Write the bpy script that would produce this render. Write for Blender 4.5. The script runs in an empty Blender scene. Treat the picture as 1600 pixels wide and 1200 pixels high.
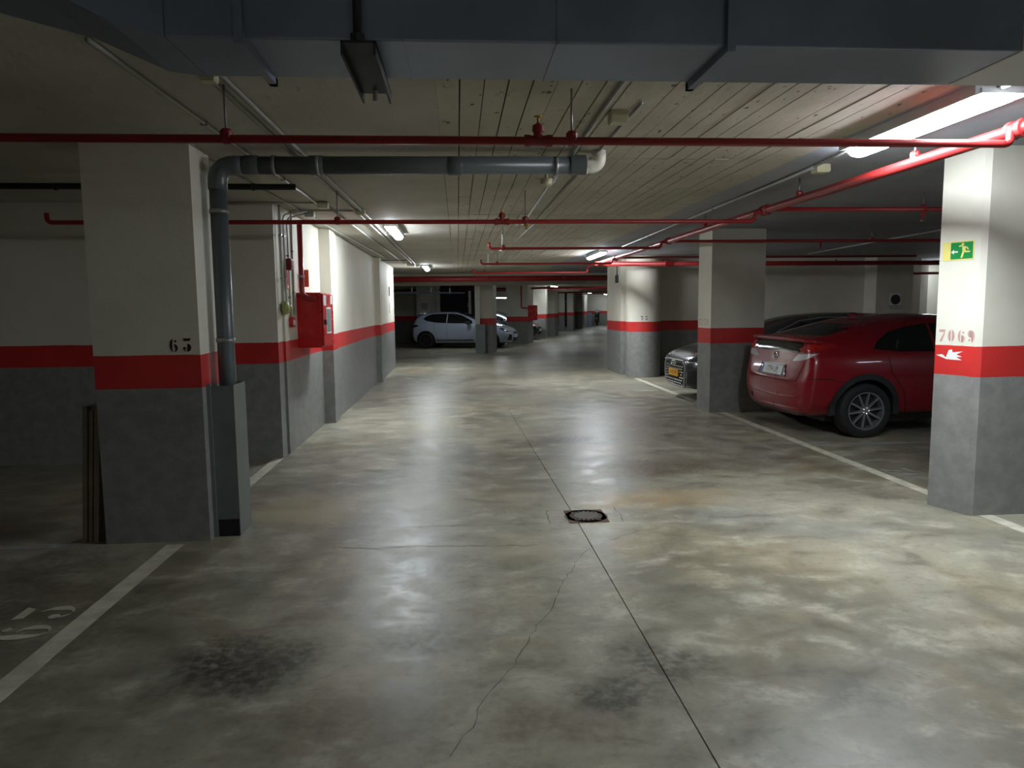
import bpy, bmesh, math, random
from mathutils import Vector, Matrix
from mathutils.bvhtree import BVHTree
from mathutils.geometry import delaunay_2d_cdt

random.seed(7)
R = math.radians
S = bpy.context.scene
COL = S.collection

# ------------------------------------------------------------------ camera
EYE = 1.55
cam_d = bpy.data.cameras.new('camera'); cam = bpy.data.objects.new('camera', cam_d); COL.objects.link(cam)
cam_d.sensor_width = 36.0; cam_d.lens = 36.0 * 1130.0 / 1600.0
cam_d.clip_start = 0.05; cam_d.clip_end = 300
def _cam():
    F = 1130.0
    yc = Vector(((715 - 800) / F, (482 - 600) / F, 1.0)).normalized()      # aisle direction seen by the camera (x right, y down, z forward)
    zc = Vector((1, -0.0105, 0)).cross(yc).normalized()
    if zc.y > 0: zc = -zc
    xc = yc.cross(zc)
    right = Vector((xc.x, yc.x, zc.x)); down = Vector((xc.y, yc.y, zc.y)); fwd = Vector((xc.z, yc.z, zc.z))
    m = Matrix((right, -down, -fwd)).transposed().to_4x4()
    m.translation = Vector((0, 0, EYE))
    return m
cam.matrix_world = _cam()
S.camera = cam

# ------------------------------------------------------------------ world, exposure
W = bpy.data.worlds.new('world'); S.world = W; W.use_nodes = True
W.node_tree.nodes['Background'].inputs[0].default_value = (0.5, 0.6, 0.7, 1)
W.node_tree.nodes['Background'].inputs[1].default_value = 0.0
S.view_settings.view_transform = 'Standard'; S.view_settings.look = 'None'
S.view_settings.gamma = 1.0; S.view_settings.use_curve_mapping = False
S.view_settings.exposure = 1.15
LAMP = dict(near=58.0, mid=78.0, left=54.0, far=20.0, hid=14.0, back=54.0, bay=26.0)

# ------------------------------------------------------------------ materials
def lin(r, g, b):
    f = lambda c: ((c / 255 + 0.055) / 1.055) ** 2.4 if c / 255 > 0.04045 else c / 255 / 12.92
    return (f(r), f(g), f(b), 1)
class NT:
    def __init__(s, name):
        s.m = bpy.data.materials.new(name); s.m.use_nodes = True
        s.t = s.m.node_tree; s.n = s.t.nodes; s.b = s.n['Principled BSDF']
    def new(s, k, **kw):
        x = s.n.new(k)
        for a, v in kw.items(): setattr(x, a, v)
        return x
    def link(s, a, b): s.t.links.new(a, b)
    def val(s, sock, v):
        if hasattr(v, 'links'): s.link(v, sock)
        else: sock.default_value = v
    def math(s, op, a, b=0.0, c=None, clamp=False):
        x = s.new('ShaderNodeMath', operation=op); x.use_clamp = clamp
        s.val(x.inputs[0], a); s.val(x.inputs[1], b)
        if c is not None: s.val(x.inputs[2], c)
        return x.outputs[0]
    def mix(s, f, a, b, mode='MIX'):
        x = s.new('ShaderNodeMix', data_type='RGBA', blend_type=mode)
        s.val(x.inputs[0], f); s.val(x.inputs[6], a); s.val(x.inputs[7], b)
        return x.outputs[2]
    def noise(s, vec, scale, detail=4, rough=0.55, dist=0.0):
        x = s.new('ShaderNodeTexNoise'); x.inputs['Scale'].default_value = scale; x.inputs['Detail'].default_value = detail
        x.inputs['Roughness'].default_value = rough; x.inputs['Distortion'].default_value = dist
        if vec is not None: s.link(vec, x.inputs['Vector'])
        return x.outputs[0]
    def ramp(s, f, a, b):
        x = s.new('ShaderNodeMapRange'); x.interpolation_type = 'SMOOTHSTEP'
        s.val(x.inputs[0], f); x.inputs[1].default_value = a; x.inputs[2].default_value = b
        return x.outputs[0]
    def pos(s): return s.new('ShaderNodeNewGeometry').outputs['Position']
    def obj(s): return s.new('ShaderNodeTexCoord').outputs['Object']
    def bump(s, h, strength=0.2, dist=0.01):
        x = s.new('ShaderNodeBump'); x.inputs['Strength'].default_value = strength; x.inputs['Distance'].default_value = dist
        s.link(h, x.inputs['Height']); s.link(x.outputs[0], s.b.inputs['Normal'])
    def scale(s, vec, v):
        x = s.new('ShaderNodeMapping'); x.inputs['Scale'].default_value = v; s.link(vec, x.inputs['Vector'])
        return x.outputs[0]

def simple(name, col, rough=0.5, metal=0.0, var=0.12, scale=6.0, bump=0.0, coat=0.0, spec=0.5):
    t = NT(name); p = t.obj()
    n = t.noise(p, scale, 5)
    f = t.ramp(n, 0.3, 0.7)
    dark = tuple(c * (1 - var) for c in col[:3]) + (1,)
    lite = tuple(min(1, c * (1 + var)) for c in col[:3]) + (1,)
    t.link(t.mix(f, dark, lite), t.b.inputs['Base Color'])
    t.link(t.math('MULTIPLY_ADD', f, 0.1, rough - 0.05), t.b.inputs['Roughness'])
    t.b.inputs['Metallic'].default_value = metal
    t.b.inputs['Coat Weight'].default_value = coat
    t.b.inputs['Coat Roughness'].default_value = 0.05
    t.b.inputs['Specular IOR Level'].default_value = spec
    if bump: t.bump(t.noise(p, scale * 12, 4), bump, 0.004)
    return t.m
def emit(name, col, strength):
    t = NT(name)
    t.b.inputs['Base Color'].default_value = (0.8, 0.8, 0.8, 1)
    t.b.inputs['Emission Color'].default_value = col; t.b.inputs['Emission Strength'].default_value = strength
    t.b.inputs['Roughness'].default_value = 0.4
    return t.m

def wall_paint():
    """cream plaster above, red stripe, grey dado: three paints told apart by height, each object may shift its stripe (property band)"""
    t = NT('wall_paint'); p = t.pos()
    a = t.new('ShaderNodeAttribute', attribute_type='OBJECT', attribute_name='band')
    sx = t.new('ShaderNodeSeparateXYZ'); t.link(p, sx.inputs[0])
    z = t.math('SUBTRACT', sx.outputs[2], a.outputs['Fac'])
    wob = t.noise(p, 5.0, 3)
    z = t.math('ADD', z, t.math('MULTIPLY_ADD', wob, 0.014, -0.007))
    big = t.noise(p, 1.3, 5); fine = t.noise(p, 60, 3); mid = t.noise(p, 9, 6, 0.65)
    cream = t.mix(t.ramp(big, 0.3, 0.7), lin(205, 200, 184), lin(216, 212, 199))
    spots = t.ramp(mid, 0.70, 0.78)
    cream = t.mix(t.math('MULTIPLY', spots, 0.35), cream, lin(120, 115, 104))
    red = t.mix(t.ramp(big, 0.3, 0.7), lin(184, 42, 40), lin(200, 50, 46))
    grey = t.mix(t.ramp(mid, 0.3, 0.75), lin(122, 122, 119), lin(141, 141, 137))
    scuff = t.ramp(t.noise(t.scale(p, (3, 3, 1)), 4.0, 6, 0.7), 0.66, 0.8)
    grey = t.mix(t.math('MULTIPLY', scuff, 0.3), grey, lin(84, 82, 78))
    f1 = t.math('GREATER_THAN', z, 1.0); f2 = t.math('GREATER_THAN', z, 1.22)
    c = t.mix(f2, t.mix(f1, grey, red), cream)
    t.link(c, t.b.inputs['Base Color'])
    t.link(t.math('MULTIPLY_ADD', f2, 0.18, 0.42), t.b.inputs['Roughness'])
    t.bump(t.math('ADD', t.math('MULTIPLY', fine, 0.5), mid), 0.25, 0.006)
    return t.m

def floor_mat():
    t = NT('polished_concrete'); p = t.pos()
    big = t.noise(p, 0.55, 6, 0.6, 0.6); mid = t.noise(p, 2.2, 7, 0.62, 0.4); fine = t.noise(p, 22, 5, 0.6); speck = t.noise(p, 140, 3)
    warp = t.new('ShaderNodeTexNoise'); warp.inputs['Scale'].default_value = 3.2; warp.inputs['Detail'].default_value = 5; t.link(p, warp.inputs['Vector'])
    wv = t.new('ShaderNodeVectorMath', operation='MULTIPLY_ADD')
    t.link(warp.outputs[1], wv.inputs[0]); wv.inputs[1].default_value = (0.55, 0.55, 0); t.link(p, wv.inputs[2])
    soft = t.noise(t.scale(p, (1, .8, 1)), 1.0, 4, 0.55, 0.8); cloud = t.noise(t.scale(p, (.9, 1.2, 1)), 3.4, 6, 0.68, 0.3); hue = t.noise(t.scale(p, (1.2, .9, 1)), 0.8, 4, 0.6, 1.0)
    c = t.mix(t.ramp(big, 0.35, 0.65), lin(132, 128, 112), lin(164, 159, 139))
    c = t.mix(t.math('MULTIPLY', t.ramp(hue, 0.48, 0.70), 0.5), c, lin(154, 137, 102))
    c = t.mix(t.math('MULTIPLY', t.ramp(hue, 0.45, 0.28), 0.5), c, lin(142, 143, 140))
    c = t.mix(t.math('MULTIPLY', t.ramp(soft, 0.50, 0.74), 0.6), c, lin(88, 82, 70))
    c = t.mix(t.math('MULTIPLY', t.ramp(cloud, 0.48, 0.72), 0.65), c, lin(198, 193, 173))
    c = t.mix(t.math('MULTIPLY', t.ramp(cloud, 0.50, 0.28), 0.65), c, lin(94, 89, 76))
    c = t.mix(t.math('MULTIPLY', t.ramp(fine, 0.5, 0.75), 0.3), c, lin(88, 84, 72))
    c = t.mix(t.math('MULTIPLY', t.ramp(speck, 0.58, 0.7), 0.18), c, lin(66, 62, 55))
    # oil, rust and tyre stains where the photograph has them: x, y, radius x, radius y, colour, amount
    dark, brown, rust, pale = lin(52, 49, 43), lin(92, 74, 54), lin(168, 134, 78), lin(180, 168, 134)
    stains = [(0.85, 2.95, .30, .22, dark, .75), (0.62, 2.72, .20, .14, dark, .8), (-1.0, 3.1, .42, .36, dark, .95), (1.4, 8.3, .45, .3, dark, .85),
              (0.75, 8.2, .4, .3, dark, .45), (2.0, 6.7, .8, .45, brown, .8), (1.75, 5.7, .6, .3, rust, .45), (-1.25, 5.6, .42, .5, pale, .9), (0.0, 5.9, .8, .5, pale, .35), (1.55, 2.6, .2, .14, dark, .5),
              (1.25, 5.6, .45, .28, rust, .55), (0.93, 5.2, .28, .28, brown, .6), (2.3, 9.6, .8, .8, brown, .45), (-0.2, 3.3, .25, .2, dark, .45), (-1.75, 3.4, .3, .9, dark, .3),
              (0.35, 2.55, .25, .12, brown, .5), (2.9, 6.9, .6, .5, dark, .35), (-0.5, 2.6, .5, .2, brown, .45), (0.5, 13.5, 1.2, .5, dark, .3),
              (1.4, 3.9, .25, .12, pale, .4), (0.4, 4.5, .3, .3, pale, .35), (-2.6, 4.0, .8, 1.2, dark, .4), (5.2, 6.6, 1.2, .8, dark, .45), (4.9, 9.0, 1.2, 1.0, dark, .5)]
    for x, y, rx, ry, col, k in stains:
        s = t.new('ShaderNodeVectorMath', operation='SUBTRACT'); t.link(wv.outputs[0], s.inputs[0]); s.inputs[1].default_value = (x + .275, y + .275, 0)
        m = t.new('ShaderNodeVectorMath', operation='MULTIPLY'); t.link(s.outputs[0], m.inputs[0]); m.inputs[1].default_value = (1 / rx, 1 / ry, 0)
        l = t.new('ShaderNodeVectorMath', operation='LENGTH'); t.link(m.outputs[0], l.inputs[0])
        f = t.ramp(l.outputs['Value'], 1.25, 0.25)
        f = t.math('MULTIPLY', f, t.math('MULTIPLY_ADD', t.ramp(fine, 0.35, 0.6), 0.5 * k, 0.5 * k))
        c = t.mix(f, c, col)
    # small black drips
    d = t.ramp(t.noise(t.scale(p, (1, .7, 1)), 7, 2, 0.4), 0.76, 0.79)
    c = t.mix(t.math('MULTIPLY', d, 0.45), c, lin(60, 56, 49))
    t.link(c, t.b.inputs['Base Color'])
    r = t.math('MULTIPLY_ADD', t.ramp(cloud, 0.3, 0.7), 0.15, 0.27)
    r = t.math('ADD', r, t.math('MULTIPLY', fine, 0.10))
    t.link(r, t.b.inputs['Roughness'])
    t.b.inputs['Specular IOR Level'].default_value = 0.5
    t.bump(t.math('ADD', fine, t.math('MULTIPLY', mid, 0.7)), 0.12, 0.004)
    return t.m

def ceil_mat(name, a, b, pits=True):
    t = NT(name); p = t.pos()
    big = t.noise(p, 1.1, 6, 0.6); mid = t.noise(t.scale(p, (5, 1.6, 1)), 2.2, 6, 0.65)
    c = t.mix(t.ramp(big, 0.3, 0.7), a, b)
    c = t.mix(t.math('MULTIPLY', t.ramp(mid, 0.62, 0.74), 0.5), c, lin(108, 102, 90))
    if pits:
        pit = t.ramp(t.noise(t.scale(p, (1, .5, 1)), 26, 2, 0.4), 0.70, 0.735)
        c = t.mix(t.math('MULTIPLY', pit, 0.8), c, lin(40, 37, 32))
    t.link(c, t.b.inputs['Base Color']); t.b.inputs['Roughness'].default_value = 0.75
    t.bump(mid, 0.4, 0.01)
    return t.m

M = {}
M['wall'] = wall_paint()
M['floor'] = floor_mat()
M['floor_base'] = simple('joint_dark', lin(34, 32, 29), 0.9)
M['plank'] = ceil_mat('ceiling_block', lin(174, 168, 152), lin(198, 193, 178))
M['slab'] = ceil_mat('ceiling_plaster', lin(172, 168, 156), lin(190, 187, 176), False)
M['slab_cool'] = ceil_mat('ceiling_grey_paint', lin(150, 154, 163), lin(168, 171, 178), False)
M['backing'] = simple('ceiling_void', lin(40, 38, 34), 0.9)
M['redpipe'] = simple('red_pipe_paint', lin(150, 34, 34), 0.38, var=0.1, scale=3)
M['redfit'] = simple('red_fitting_paint', lin(138, 30, 30), 0.42, var=0.15)
M['pvc'] = simple('grey_pvc', lin(86, 93, 95), 0.34, var=0.1, scale=2)
M['whitepvc'] = simple('white_pvc', lin(216, 214, 202), 0.4, var=0.06)
M['galv'] = simple('galvanised_sheet', lin(122, 134, 152), 0.42, metal=0.35, var=0.14, scale=2.5)
M['galvguard'] = simple('galvanised_guard', lin(110, 118, 116), 0.45, metal=0.35, var=0.14, scale=4)
M['steel'] = simple('dark_steel', lin(70, 72, 74), 0.45, metal=0.6)
M['rod'] = simple('zinc_rod', lin(150, 150, 148), 0.4, metal=0.6)
M['conduit'] = simple('grey_conduit', lin(168, 168, 162), 0.4, var=0.06)
M['jbox'] = simple('ivory_junction_box', lin(196, 192, 160), 0.5, var=0.06)
M['housing'] = simple('lamp_housing', lin(205, 207, 206), 0.45, var=0.05)
M['line'] = simple('white_floor_paint', lin(204, 200, 180), 0.55, var=0.16, scale=9)
M['oldline'] = simple('worn_floor_paint', lin(146, 146, 138), 0.55, var=0.2, scale=14)
M['stencil'] = simple('dark_stencil_paint', lin(58, 20, 18), 0.6, var=0.2)
M['fadedstencil'] = simple('faded_red_stencil', lin(190, 150, 142), 0.6, var=0.1, scale=30)
M['iron'] = simple('rusty_iron', lin(98, 76, 58), 0.7, var=0.3, scale=40, bump=0.3)
M['ironlid'] = simple('worn_iron_lid', lin(92, 84, 74), 0.55, var=0.15, scale=40)
M['black'] = simple('black_void', lin(14, 14, 14), 0.8)
M['crack'] = simple('crack_dark', lin(74, 70, 61), 0.9)
M['wood'] = simple('old_board', lin(120, 106, 88), 0.7, var=0.2, scale=8)
M['redcab'] = simple('red_cabinet_enamel', lin(190, 24, 28), 0.3, var=0.06)
M['label_white'] = simple('white_label', lin(226, 226, 222), 0.5, var=0.03)
M['glasspane'] = simple('cabinet_glass', lin(150, 158, 158), 0.15, var=0.08)
M['orange'] = simple('orange_sign', lin(224, 92, 52), 0.45, var=0.05)
M['green'] = simple('green_sign', lin(22, 132, 62), 0.4, var=0.06)
M['glow'] = simple('photoluminescent_cream', lin(222, 208, 120), 0.45, var=0.05)
M['bell'] = simple('yellow_green_bell', lin(158, 160, 92), 0.45, var=0.1)
M['darkred'] = simple('dark_red_plastic', lin(110, 18, 22), 0.4)
M['brass'] = simple('brass_head', lin(190, 150, 80), 0.3, metal=0.8)
M['darkdoor'] = simple('dark_doorway', lin(30, 30, 30), 0.7)
M['bluegrey'] = simple('bluish_panel', lin(120, 128, 146), 0.5)
# cars
M['car_red'] = simple('red_car_paint', lin(126, 12, 26), 0.3, var=0.04, scale=1, coat=0.45, spec=0.35)
M['car_white'] = simple('silver_white_car_paint', lin(164, 174, 192), 0.3, var=0.04, scale=1, coat=0.9)
M['car_dark'] = simple('graphite_car_paint', lin(46, 49, 54), 0.3, metal=0.3, var=0.05, scale=1, coat=1.0)
M['car_black'] = simple('black_car_paint', lin(24, 25, 27), 0.3, var=0.05, scale=1, coat=1.0)
M['glass'] = simple('tinted_car_glass', lin(20, 23, 24), 0.08, var=0.05, scale=1, spec=0.6)
M['rubber'] = simple('tyre_rubber', lin(26, 26, 26), 0.75, var=0.1)
M['plastic'] = simple('black_car_plastic', lin(34, 35, 36), 0.6, var=0.1)
M['alloy'] = simple('alloy_wheel', lin(150, 150, 152), 0.35, metal=0.7, var=0.05)
M['darkalloy'] = simple('dark_alloy_wheel', lin(44, 44, 46), 0.4, metal=0.5, var=0.05)
M['chrome'] = simple('chrome', lin(220, 222, 226), 0.12, metal=1.0, var=0.02)
M['taillight'] = simple('red_tail_lamp', lin(150, 16, 20), 0.1, var=0.08, coat=1.0)
M['amber'] = simple('amber_tail_lamp', lin(160, 30, 20), 0.1, var=0.08, coat=1.0)
M['clearlamp'] = simple('clear_lamp', lin(190, 184, 188), 0.08, var=0.04, coat=1.0)
M['seam'] = simple('panel_gap', lin(10, 8, 8), 0.8)
M['plate_white'] = simple('white_plate', lin(214, 216, 216), 0.4, var=0.03)
M['plate_yellow'] = simple('yellow_plate', lin(232, 168, 28), 0.4, var=0.03)
M['plate_ink'] = simple('plate_ink', lin(30, 34, 32), 0.5)
M['plate_blue'] = simple('plate_blue', lin(28, 52, 140), 0.4)
M['headlamp'] = simple('headlamp_cover', lin(60, 64, 70), 0.08, var=0.06, coat=1.0)

# ------------------------------------------------------------------ mesh helpers
def new_bm(): return bmesh.new()
def box(bm, x0, x1, y0, y1, z0, z1, bev=0.0):
    vs = [bm.verts.new((x, y, z)) for z in (z0, z1) for y in (y0, y1) for x in (x0, x1)]
    fs = [(0, 2, 3, 1), (4, 5, 7, 6), (0, 1, 5, 4), (2, 6, 7, 3), (0, 4, 6, 2), (1, 3, 7, 5)]
    faces = [bm.faces.new([vs[i] for i in f]) for f in fs]
    if bev:
        es = {e for f in faces for e in f.edges}
        bmesh.ops.bevel(bm, geom=list(es), offset=bev, segments=2, profile=0.6, affect='EDGES')
    return bm
def prism(bm, pts, z0, z1):
    """closed polygon in xy, extruded from z0 to z1"""
    n = len(pts)
    lo = [bm.verts.new((p[0], p[1], z0)) for p in pts]; hi = [bm.verts.new((p[0], p[1], z1)) for p in pts]
    bm.faces.new(list(reversed(lo))); bm.faces.new(hi)
    for i in range(n): bm.faces.new((lo[i], lo[(i + 1) % n], hi[(i + 1) % n], hi[i]))
    return bm
def tube(bm, pts, r, seg=12, caps=True):
    """round tube along a polyline with mitred joints"""
    pts = [Vector(p) for p in pts]; rings = []
    up = Vector((0, 0, 1))
    d0 = (pts[1] - pts[0]).normalized()
    if abs(d0.dot(up)) > 0.95: up = Vector((1, 0, 0))
    nrm = d0.cross(up).normalized()
    for i, p in enumerate(pts):
        a = (pts[i] - pts[i - 1]).normalized() if i else (pts[1] - pts[0]).normalized()
        b = (pts[i + 1] - pts[i]).normalized() if i < len(pts) - 1 else a
        d = (a + b).normalized()
        nrm = (nrm - d * nrm.dot(d)).normalized(); bn = d.cross(nrm)
        k = 1 / max(0.5, math.cos(a.angle(b) / 2)) if a.length and b.length else 1
        rr = r[i] if isinstance(r, (list, tuple)) else r
        rings.append([bm.verts.new(p + (nrm * math.cos(2 * math.pi * j / seg) + bn * math.sin(2 * math.pi * j / seg)) * rr * (1 if k < 1.02 else 1.0)) for j in range(seg)])
    for a, b in zip(rings, rings[1:]):
        for j in range(seg): bm.faces.new((a[j], a[(j + 1) % seg], b[(j + 1) % seg], b[j]))
    if caps:
        bm.faces.new(list(reversed(rings[0]))); bm.faces.new(rings[-1])
    return bm
def bend(pts, rad, n=5):
    """polyline with its corners rounded"""
    pts = [Vector(p) for p in pts]; out = [pts[0]]
    for a, b, c in zip(pts, pts[1:], pts[2:]):
        u = (a - b).normalized(); v = (c - b).normalized()
        p, q = b + u * rad, b + v * rad
        for i in range(n + 1):
            t = i / n
            out.append(p * (1 - t) ** 2 + b * 2 * t * (1 - t) + q * t * t)
    out.append(pts[-1]); return out
def lathe(bm, prof, axis_o, axis, seg=20):
    """profile of (radius, along) about an axis; open ends closed where radius is 0"""
    axis = Vector(axis).normalized(); o = Vector(axis_o)
    up = Vector((0, 0, 1)) if abs(axis.z) < 0.9 else Vector((1, 0, 0))
    a = axis.cross(up).normalized(); b = axis.cross(a)
    rings = []
    for r, h in prof:
        if r < 1e-5: rings.append([bm.verts.new(o + axis * h)])
        else: rings.append([bm.verts.new(o + axis * h + (a * math.cos(2 * math.pi * j / seg) + b * math.sin(2 * math.pi * j / seg)) * r) for j in range(seg)])
    for p, q in zip(rings, rings[1:]):
        for j in range(seg):
            k = (j + 1) % seg
            if len(p) == 1 and len(q) == 1: continue
            if len(p) == 1: bm.faces.new((p[0], q[k], q[j]))
            elif len(q) == 1: bm.faces.new((p[j], p[k], q[0]))
            else: bm.faces.new((p[j], p[k], q[k], q[j]))
    return bm
def link(name, bm, mat, parent=None, smooth=False, auto=None):
    bmesh.ops.recalc_face_normals(bm, faces=bm.faces)
    me = bpy.data.meshes.new(name); bm.to_mesh(me); bm.free()
    me.materials.append(M[mat] if isinstance(mat, str) else mat)
    o = bpy.data.objects.new(name, me); COL.objects.link(o)
    if smooth: me.shade_smooth()
    if auto is not None:
        me.shade_smooth()
        try: me.set_sharp_from_angle(angle=R(auto))
        except Exception: pass
    if parent: o.parent = parent; o.location = -parent.location if parent.get('world_built') else (0, 0, 0)
    return o
def tag(o, label, cat, group=None, kind=None):
    o['label'] = label; o['category'] = cat
    if group: o['group'] = group
    if kind: o['kind'] = kind
    return o
def thing(name, label, cat, loc=(0, 0, 0), rz=0.0, group=None, kind=None, world=True):
    """an Empty at the thing's base; its parts are meshed in world space (world=True) or in its own space"""
    o = bpy.data.objects.new(name, None); COL.objects.link(o); o.empty_display_size = 0.1
    o.location = loc; o.rotation_euler = (0, 0, rz)
    if world: o['world_built'] = 1
    return tag(o, label, cat, group, kind)
def bx(name, x0, x1, y0, y1, z0, z1, mat, parent=None, bev=0.0):
    return link(name, box(new_bm(), x0, x1, y0, y1, z0, z1, bev), mat, parent)

# flat shapes on a plane: glyphs
def ribbon(c, rx, ry, a0, a1, th, n=14, thin=0.25):
    out, inn = [], []
    for i in range(n + 1):
        t = i / n; a = R(a0 + (a1 - a0) * t)
        w = th * (thin + (1 - thin) * math.sin(math.pi * t))
        out.append((c[0] + rx * math.cos(a), c[1] + ry * math.sin(a)))
        inn.append((c[0] + (rx - w) * math.cos(a), c[1] + (ry - w * 0.45) * math.sin(a)))
    return out + inn[::-1]
def blob(c, r, n=10, ry=None):
    return [(c[0] + r * math.cos(2 * math.pi * i / n), c[1] + (ry or r) * math.sin(2 * math.pi * i / n)) for i in range(n)]
GLYPH = {
    '6': [ribbon((.33, .5), .30, .5, 100, 262, .2), blob((.46, .80), .09), ribbon((.36, .29), .26, .29, 96, -96, .19)],
    '3': [[(.04, 1), (.62, 1), (.52, .80), (.10, .80)], ribbon((.32, .31), .30, .31, 82, -92, .2), blob((.13, .26), .11), ribbon((.30, .3), .28, .3, 262, 200, .1)],
    '9': None, '0': [ribbon((.33, .5), .30, .5, 105, 255, .2), ribbon((.33, .5), .30, .5, 75, -75, .2)],
    '7': [[(.03, 1), (.63, 1), (.60, .80), (.06, .80)], [(.46, .74), (.60, .74), (.34, 0), (.12, 0)]],
    '1': [[(.26, 1), (.44, 1), (.44, 0), (.26, 0)], [(.22, .96), (.22, .80), (.06, .76)]],
    '2': [ribbon((.32, .68), .28, .32, 170, -30, .18), [(.52, .48), (.58, .56), (.24, .16), (.06, .16)], [(.04, .13), (.60, .13), (.60, 0), (.04, 0)]],
}
GLYPH['9'] = [[(.66 - x, 1 - y) for x, y in poly] for poly in GLYPH['6']]
def glyphs(name, text, origin, right, up, h, mat, parent, gap=0.86, off=0.0015, width=1.0):
    """stencilled digits: polygons on the plane (origin, right, up), standing proud of it by off"""
    o, r, u = Vector(origin), Vector(right).normalized(), Vector(up).normalized(); n = r.cross(u)
    bm = new_bm(); x = 0.0
    for ch in text:
        if ch == ' ': x += 0.5; continue
        for poly in GLYPH[ch]:
            vs = [bm.verts.new(o + r * (x + px) * h * width + u * py * h + n * off) for px, py in poly]
            f = bm.faces.new(vs); bmesh.ops.triangulate(bm, faces=[f])
        x += gap
    return link(name, bm, mat, parent)
def lettering(name, text, origin, right, up, h, mat, parent, off=0.001, align='CENTER', width=1.0):
    cu = bpy.data.curves.new(name, 'FONT'); cu.body = text; cu.size = h * 1.4; cu.align_x = align; cu.align_y = 'CENTER'
    t = bpy.data.objects.new(name, cu); COL.objects.link(t)
    me = bpy.data.meshes.new_from_object(t.evaluated_get(bpy.context.evaluated_depsgraph_get()))
    bpy.data.objects.remove(t); bpy.data.curves.remove(cu)
    r, u = Vector(right).normalized(), Vector(up).normalized(); n = r.cross(u)
    m = Matrix((r * width, u, n)).transposed().to_4x4(); m.translation = Vector(origin) + n * off
    me.transform(m); me.materials.clear(); me.materials.append(M[mat]); me.name = name
    o = bpy.data.objects.new(name, me); COL.objects.link(o)
    if parent: o.parent = parent; o.location = -parent.location if parent.get('world_built') else (0, 0, 0)
    return o

CEIL = 2.64
# ------------------------------------------------------------------ floor
floor = bx('floor', -16, 26, -9, 72, -0.12, -0.02, 'floor_base'); tag(floor, 'stained polished grey concrete floor of the parking aisle', 'floor', kind='structure')
J = [(0.87, -9), (0.853, 2.25), (0.84, 5.33), (0.75, 11.0)]
g = 0.003
link('floor_slab', prism(new_bm(), [(-16, -9)] + [(x - g, y) for x, y in J] + [(-16, 11.0)], -0.02, 0), 'floor', floor)
link('floor_slab', prism(new_bm(), [(26, 11.0)] + [(x + g, y) for x, y in reversed(J)] + [(26, -9)], -0.02, 0), 'floor', floor)
bx('floor_slab', -16, 26, 11.0, 72, -0.02, 0, 'floor', floor)
def strip(name, x0, x1, y0, y1, mat='line', z=0.0015):
    return bx(name, x0, x1, y0, y1, 0.0002, z, mat, floor)
strip('parking_line', -1.965, -1.855, -3, 4.85); strip('parking_line', -1.955, -1.855, 5.6, 7.66)
strip('parking_line', 3.785, 3.89, -2, 15.4)
strip('parking_line', 3.89, 8.6, 7.63, 7.73, 'oldline'); strip('parking_line', 3.89, 8.6, 13.0, 13.1, 'oldline'); strip('parking_line', 3.89, 8.6, 2.4, 2.5, 'oldline')
strip('parking_line', -7, -2.6, 4.86, 4.95, 'oldline')
glyphs('stencilled_number', '63', (-2.02, 3.46, 0.001), (0, 1, 0), (-1, 0, 0), 0.27, 'line', floor, width=1.0)
glyphs('stencilled_number', '70', (3.93, 6.45, 0.001), (0, -1, 0), (1, 0, 0), 0.27, 'oldline', floor, width=1.0)
def crackline(pts, w, seed):
    rnd = random.Random(seed); bm = new_bm(); L, Rr = [], []
    P = [Vector((x, y, 0)) for x, y in pts]; out = []
    for a, b in zip(P, P[1:]):
        n = max(2, int((b - a).length / 0.05))
        for i in range(n): out.append(a.lerp(b, i / n))
    out.append(P[-1])
    for i, p in enumerate(out):
        d = (out[min(i + 1, len(out) - 1)] - out[max(i - 1, 0)]).normalized(); n = Vector((-d.y, d.x, 0))
        p = p + n * rnd.uniform(-.012, .012); ww = w * rnd.uniform(.3, 1.2)
        L.append(bm.verts.new((p + n * ww).to_tuple()[:2] + (0.0006,))); Rr.append(bm.verts.new((p - n * ww).to_tuple()[:2] + (0.0006,)))
    for i in range(len(L) - 1): bm.faces.new((L[i], Rr[i], Rr[i + 1], L[i + 1]))
    return bm
link('crack', crackline([(-0.06, 2.38), (0.02, 2.55), (0.10, 2.78), (0.22, 3.0), (0.34, 3.33), (0.47, 3.6), (0.58, 3.95), (0.69, 4.23), (0.80, 4.45), (1.0, 4.65), (1.25, 4.82), (1.7, 4.95)], 0.0018, 3), 'crack', floor)
link('crack', crackline([(-0.85, 4.68), (-0.5, 4.62), (-.3, 4.66), (0.1, 4.6), (.5, 4.58)], 0.003, 11), 'crack', floor)
link('saw_cut', crackline([(-0.95, 5.10), (-0.3, 5.08), (0.6, 5.06)], 0.002, 5), 'crack', floor)
link('saw_cut', crackline([(0.655, 5.4), (0.635, 5.05)], 0.0025, 6), 'crack', floor)
link('saw_cut', crackline([(1.19, 5.42), (1.18, 5.04)], 0.0025, 8), 'crack', floor)

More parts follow.
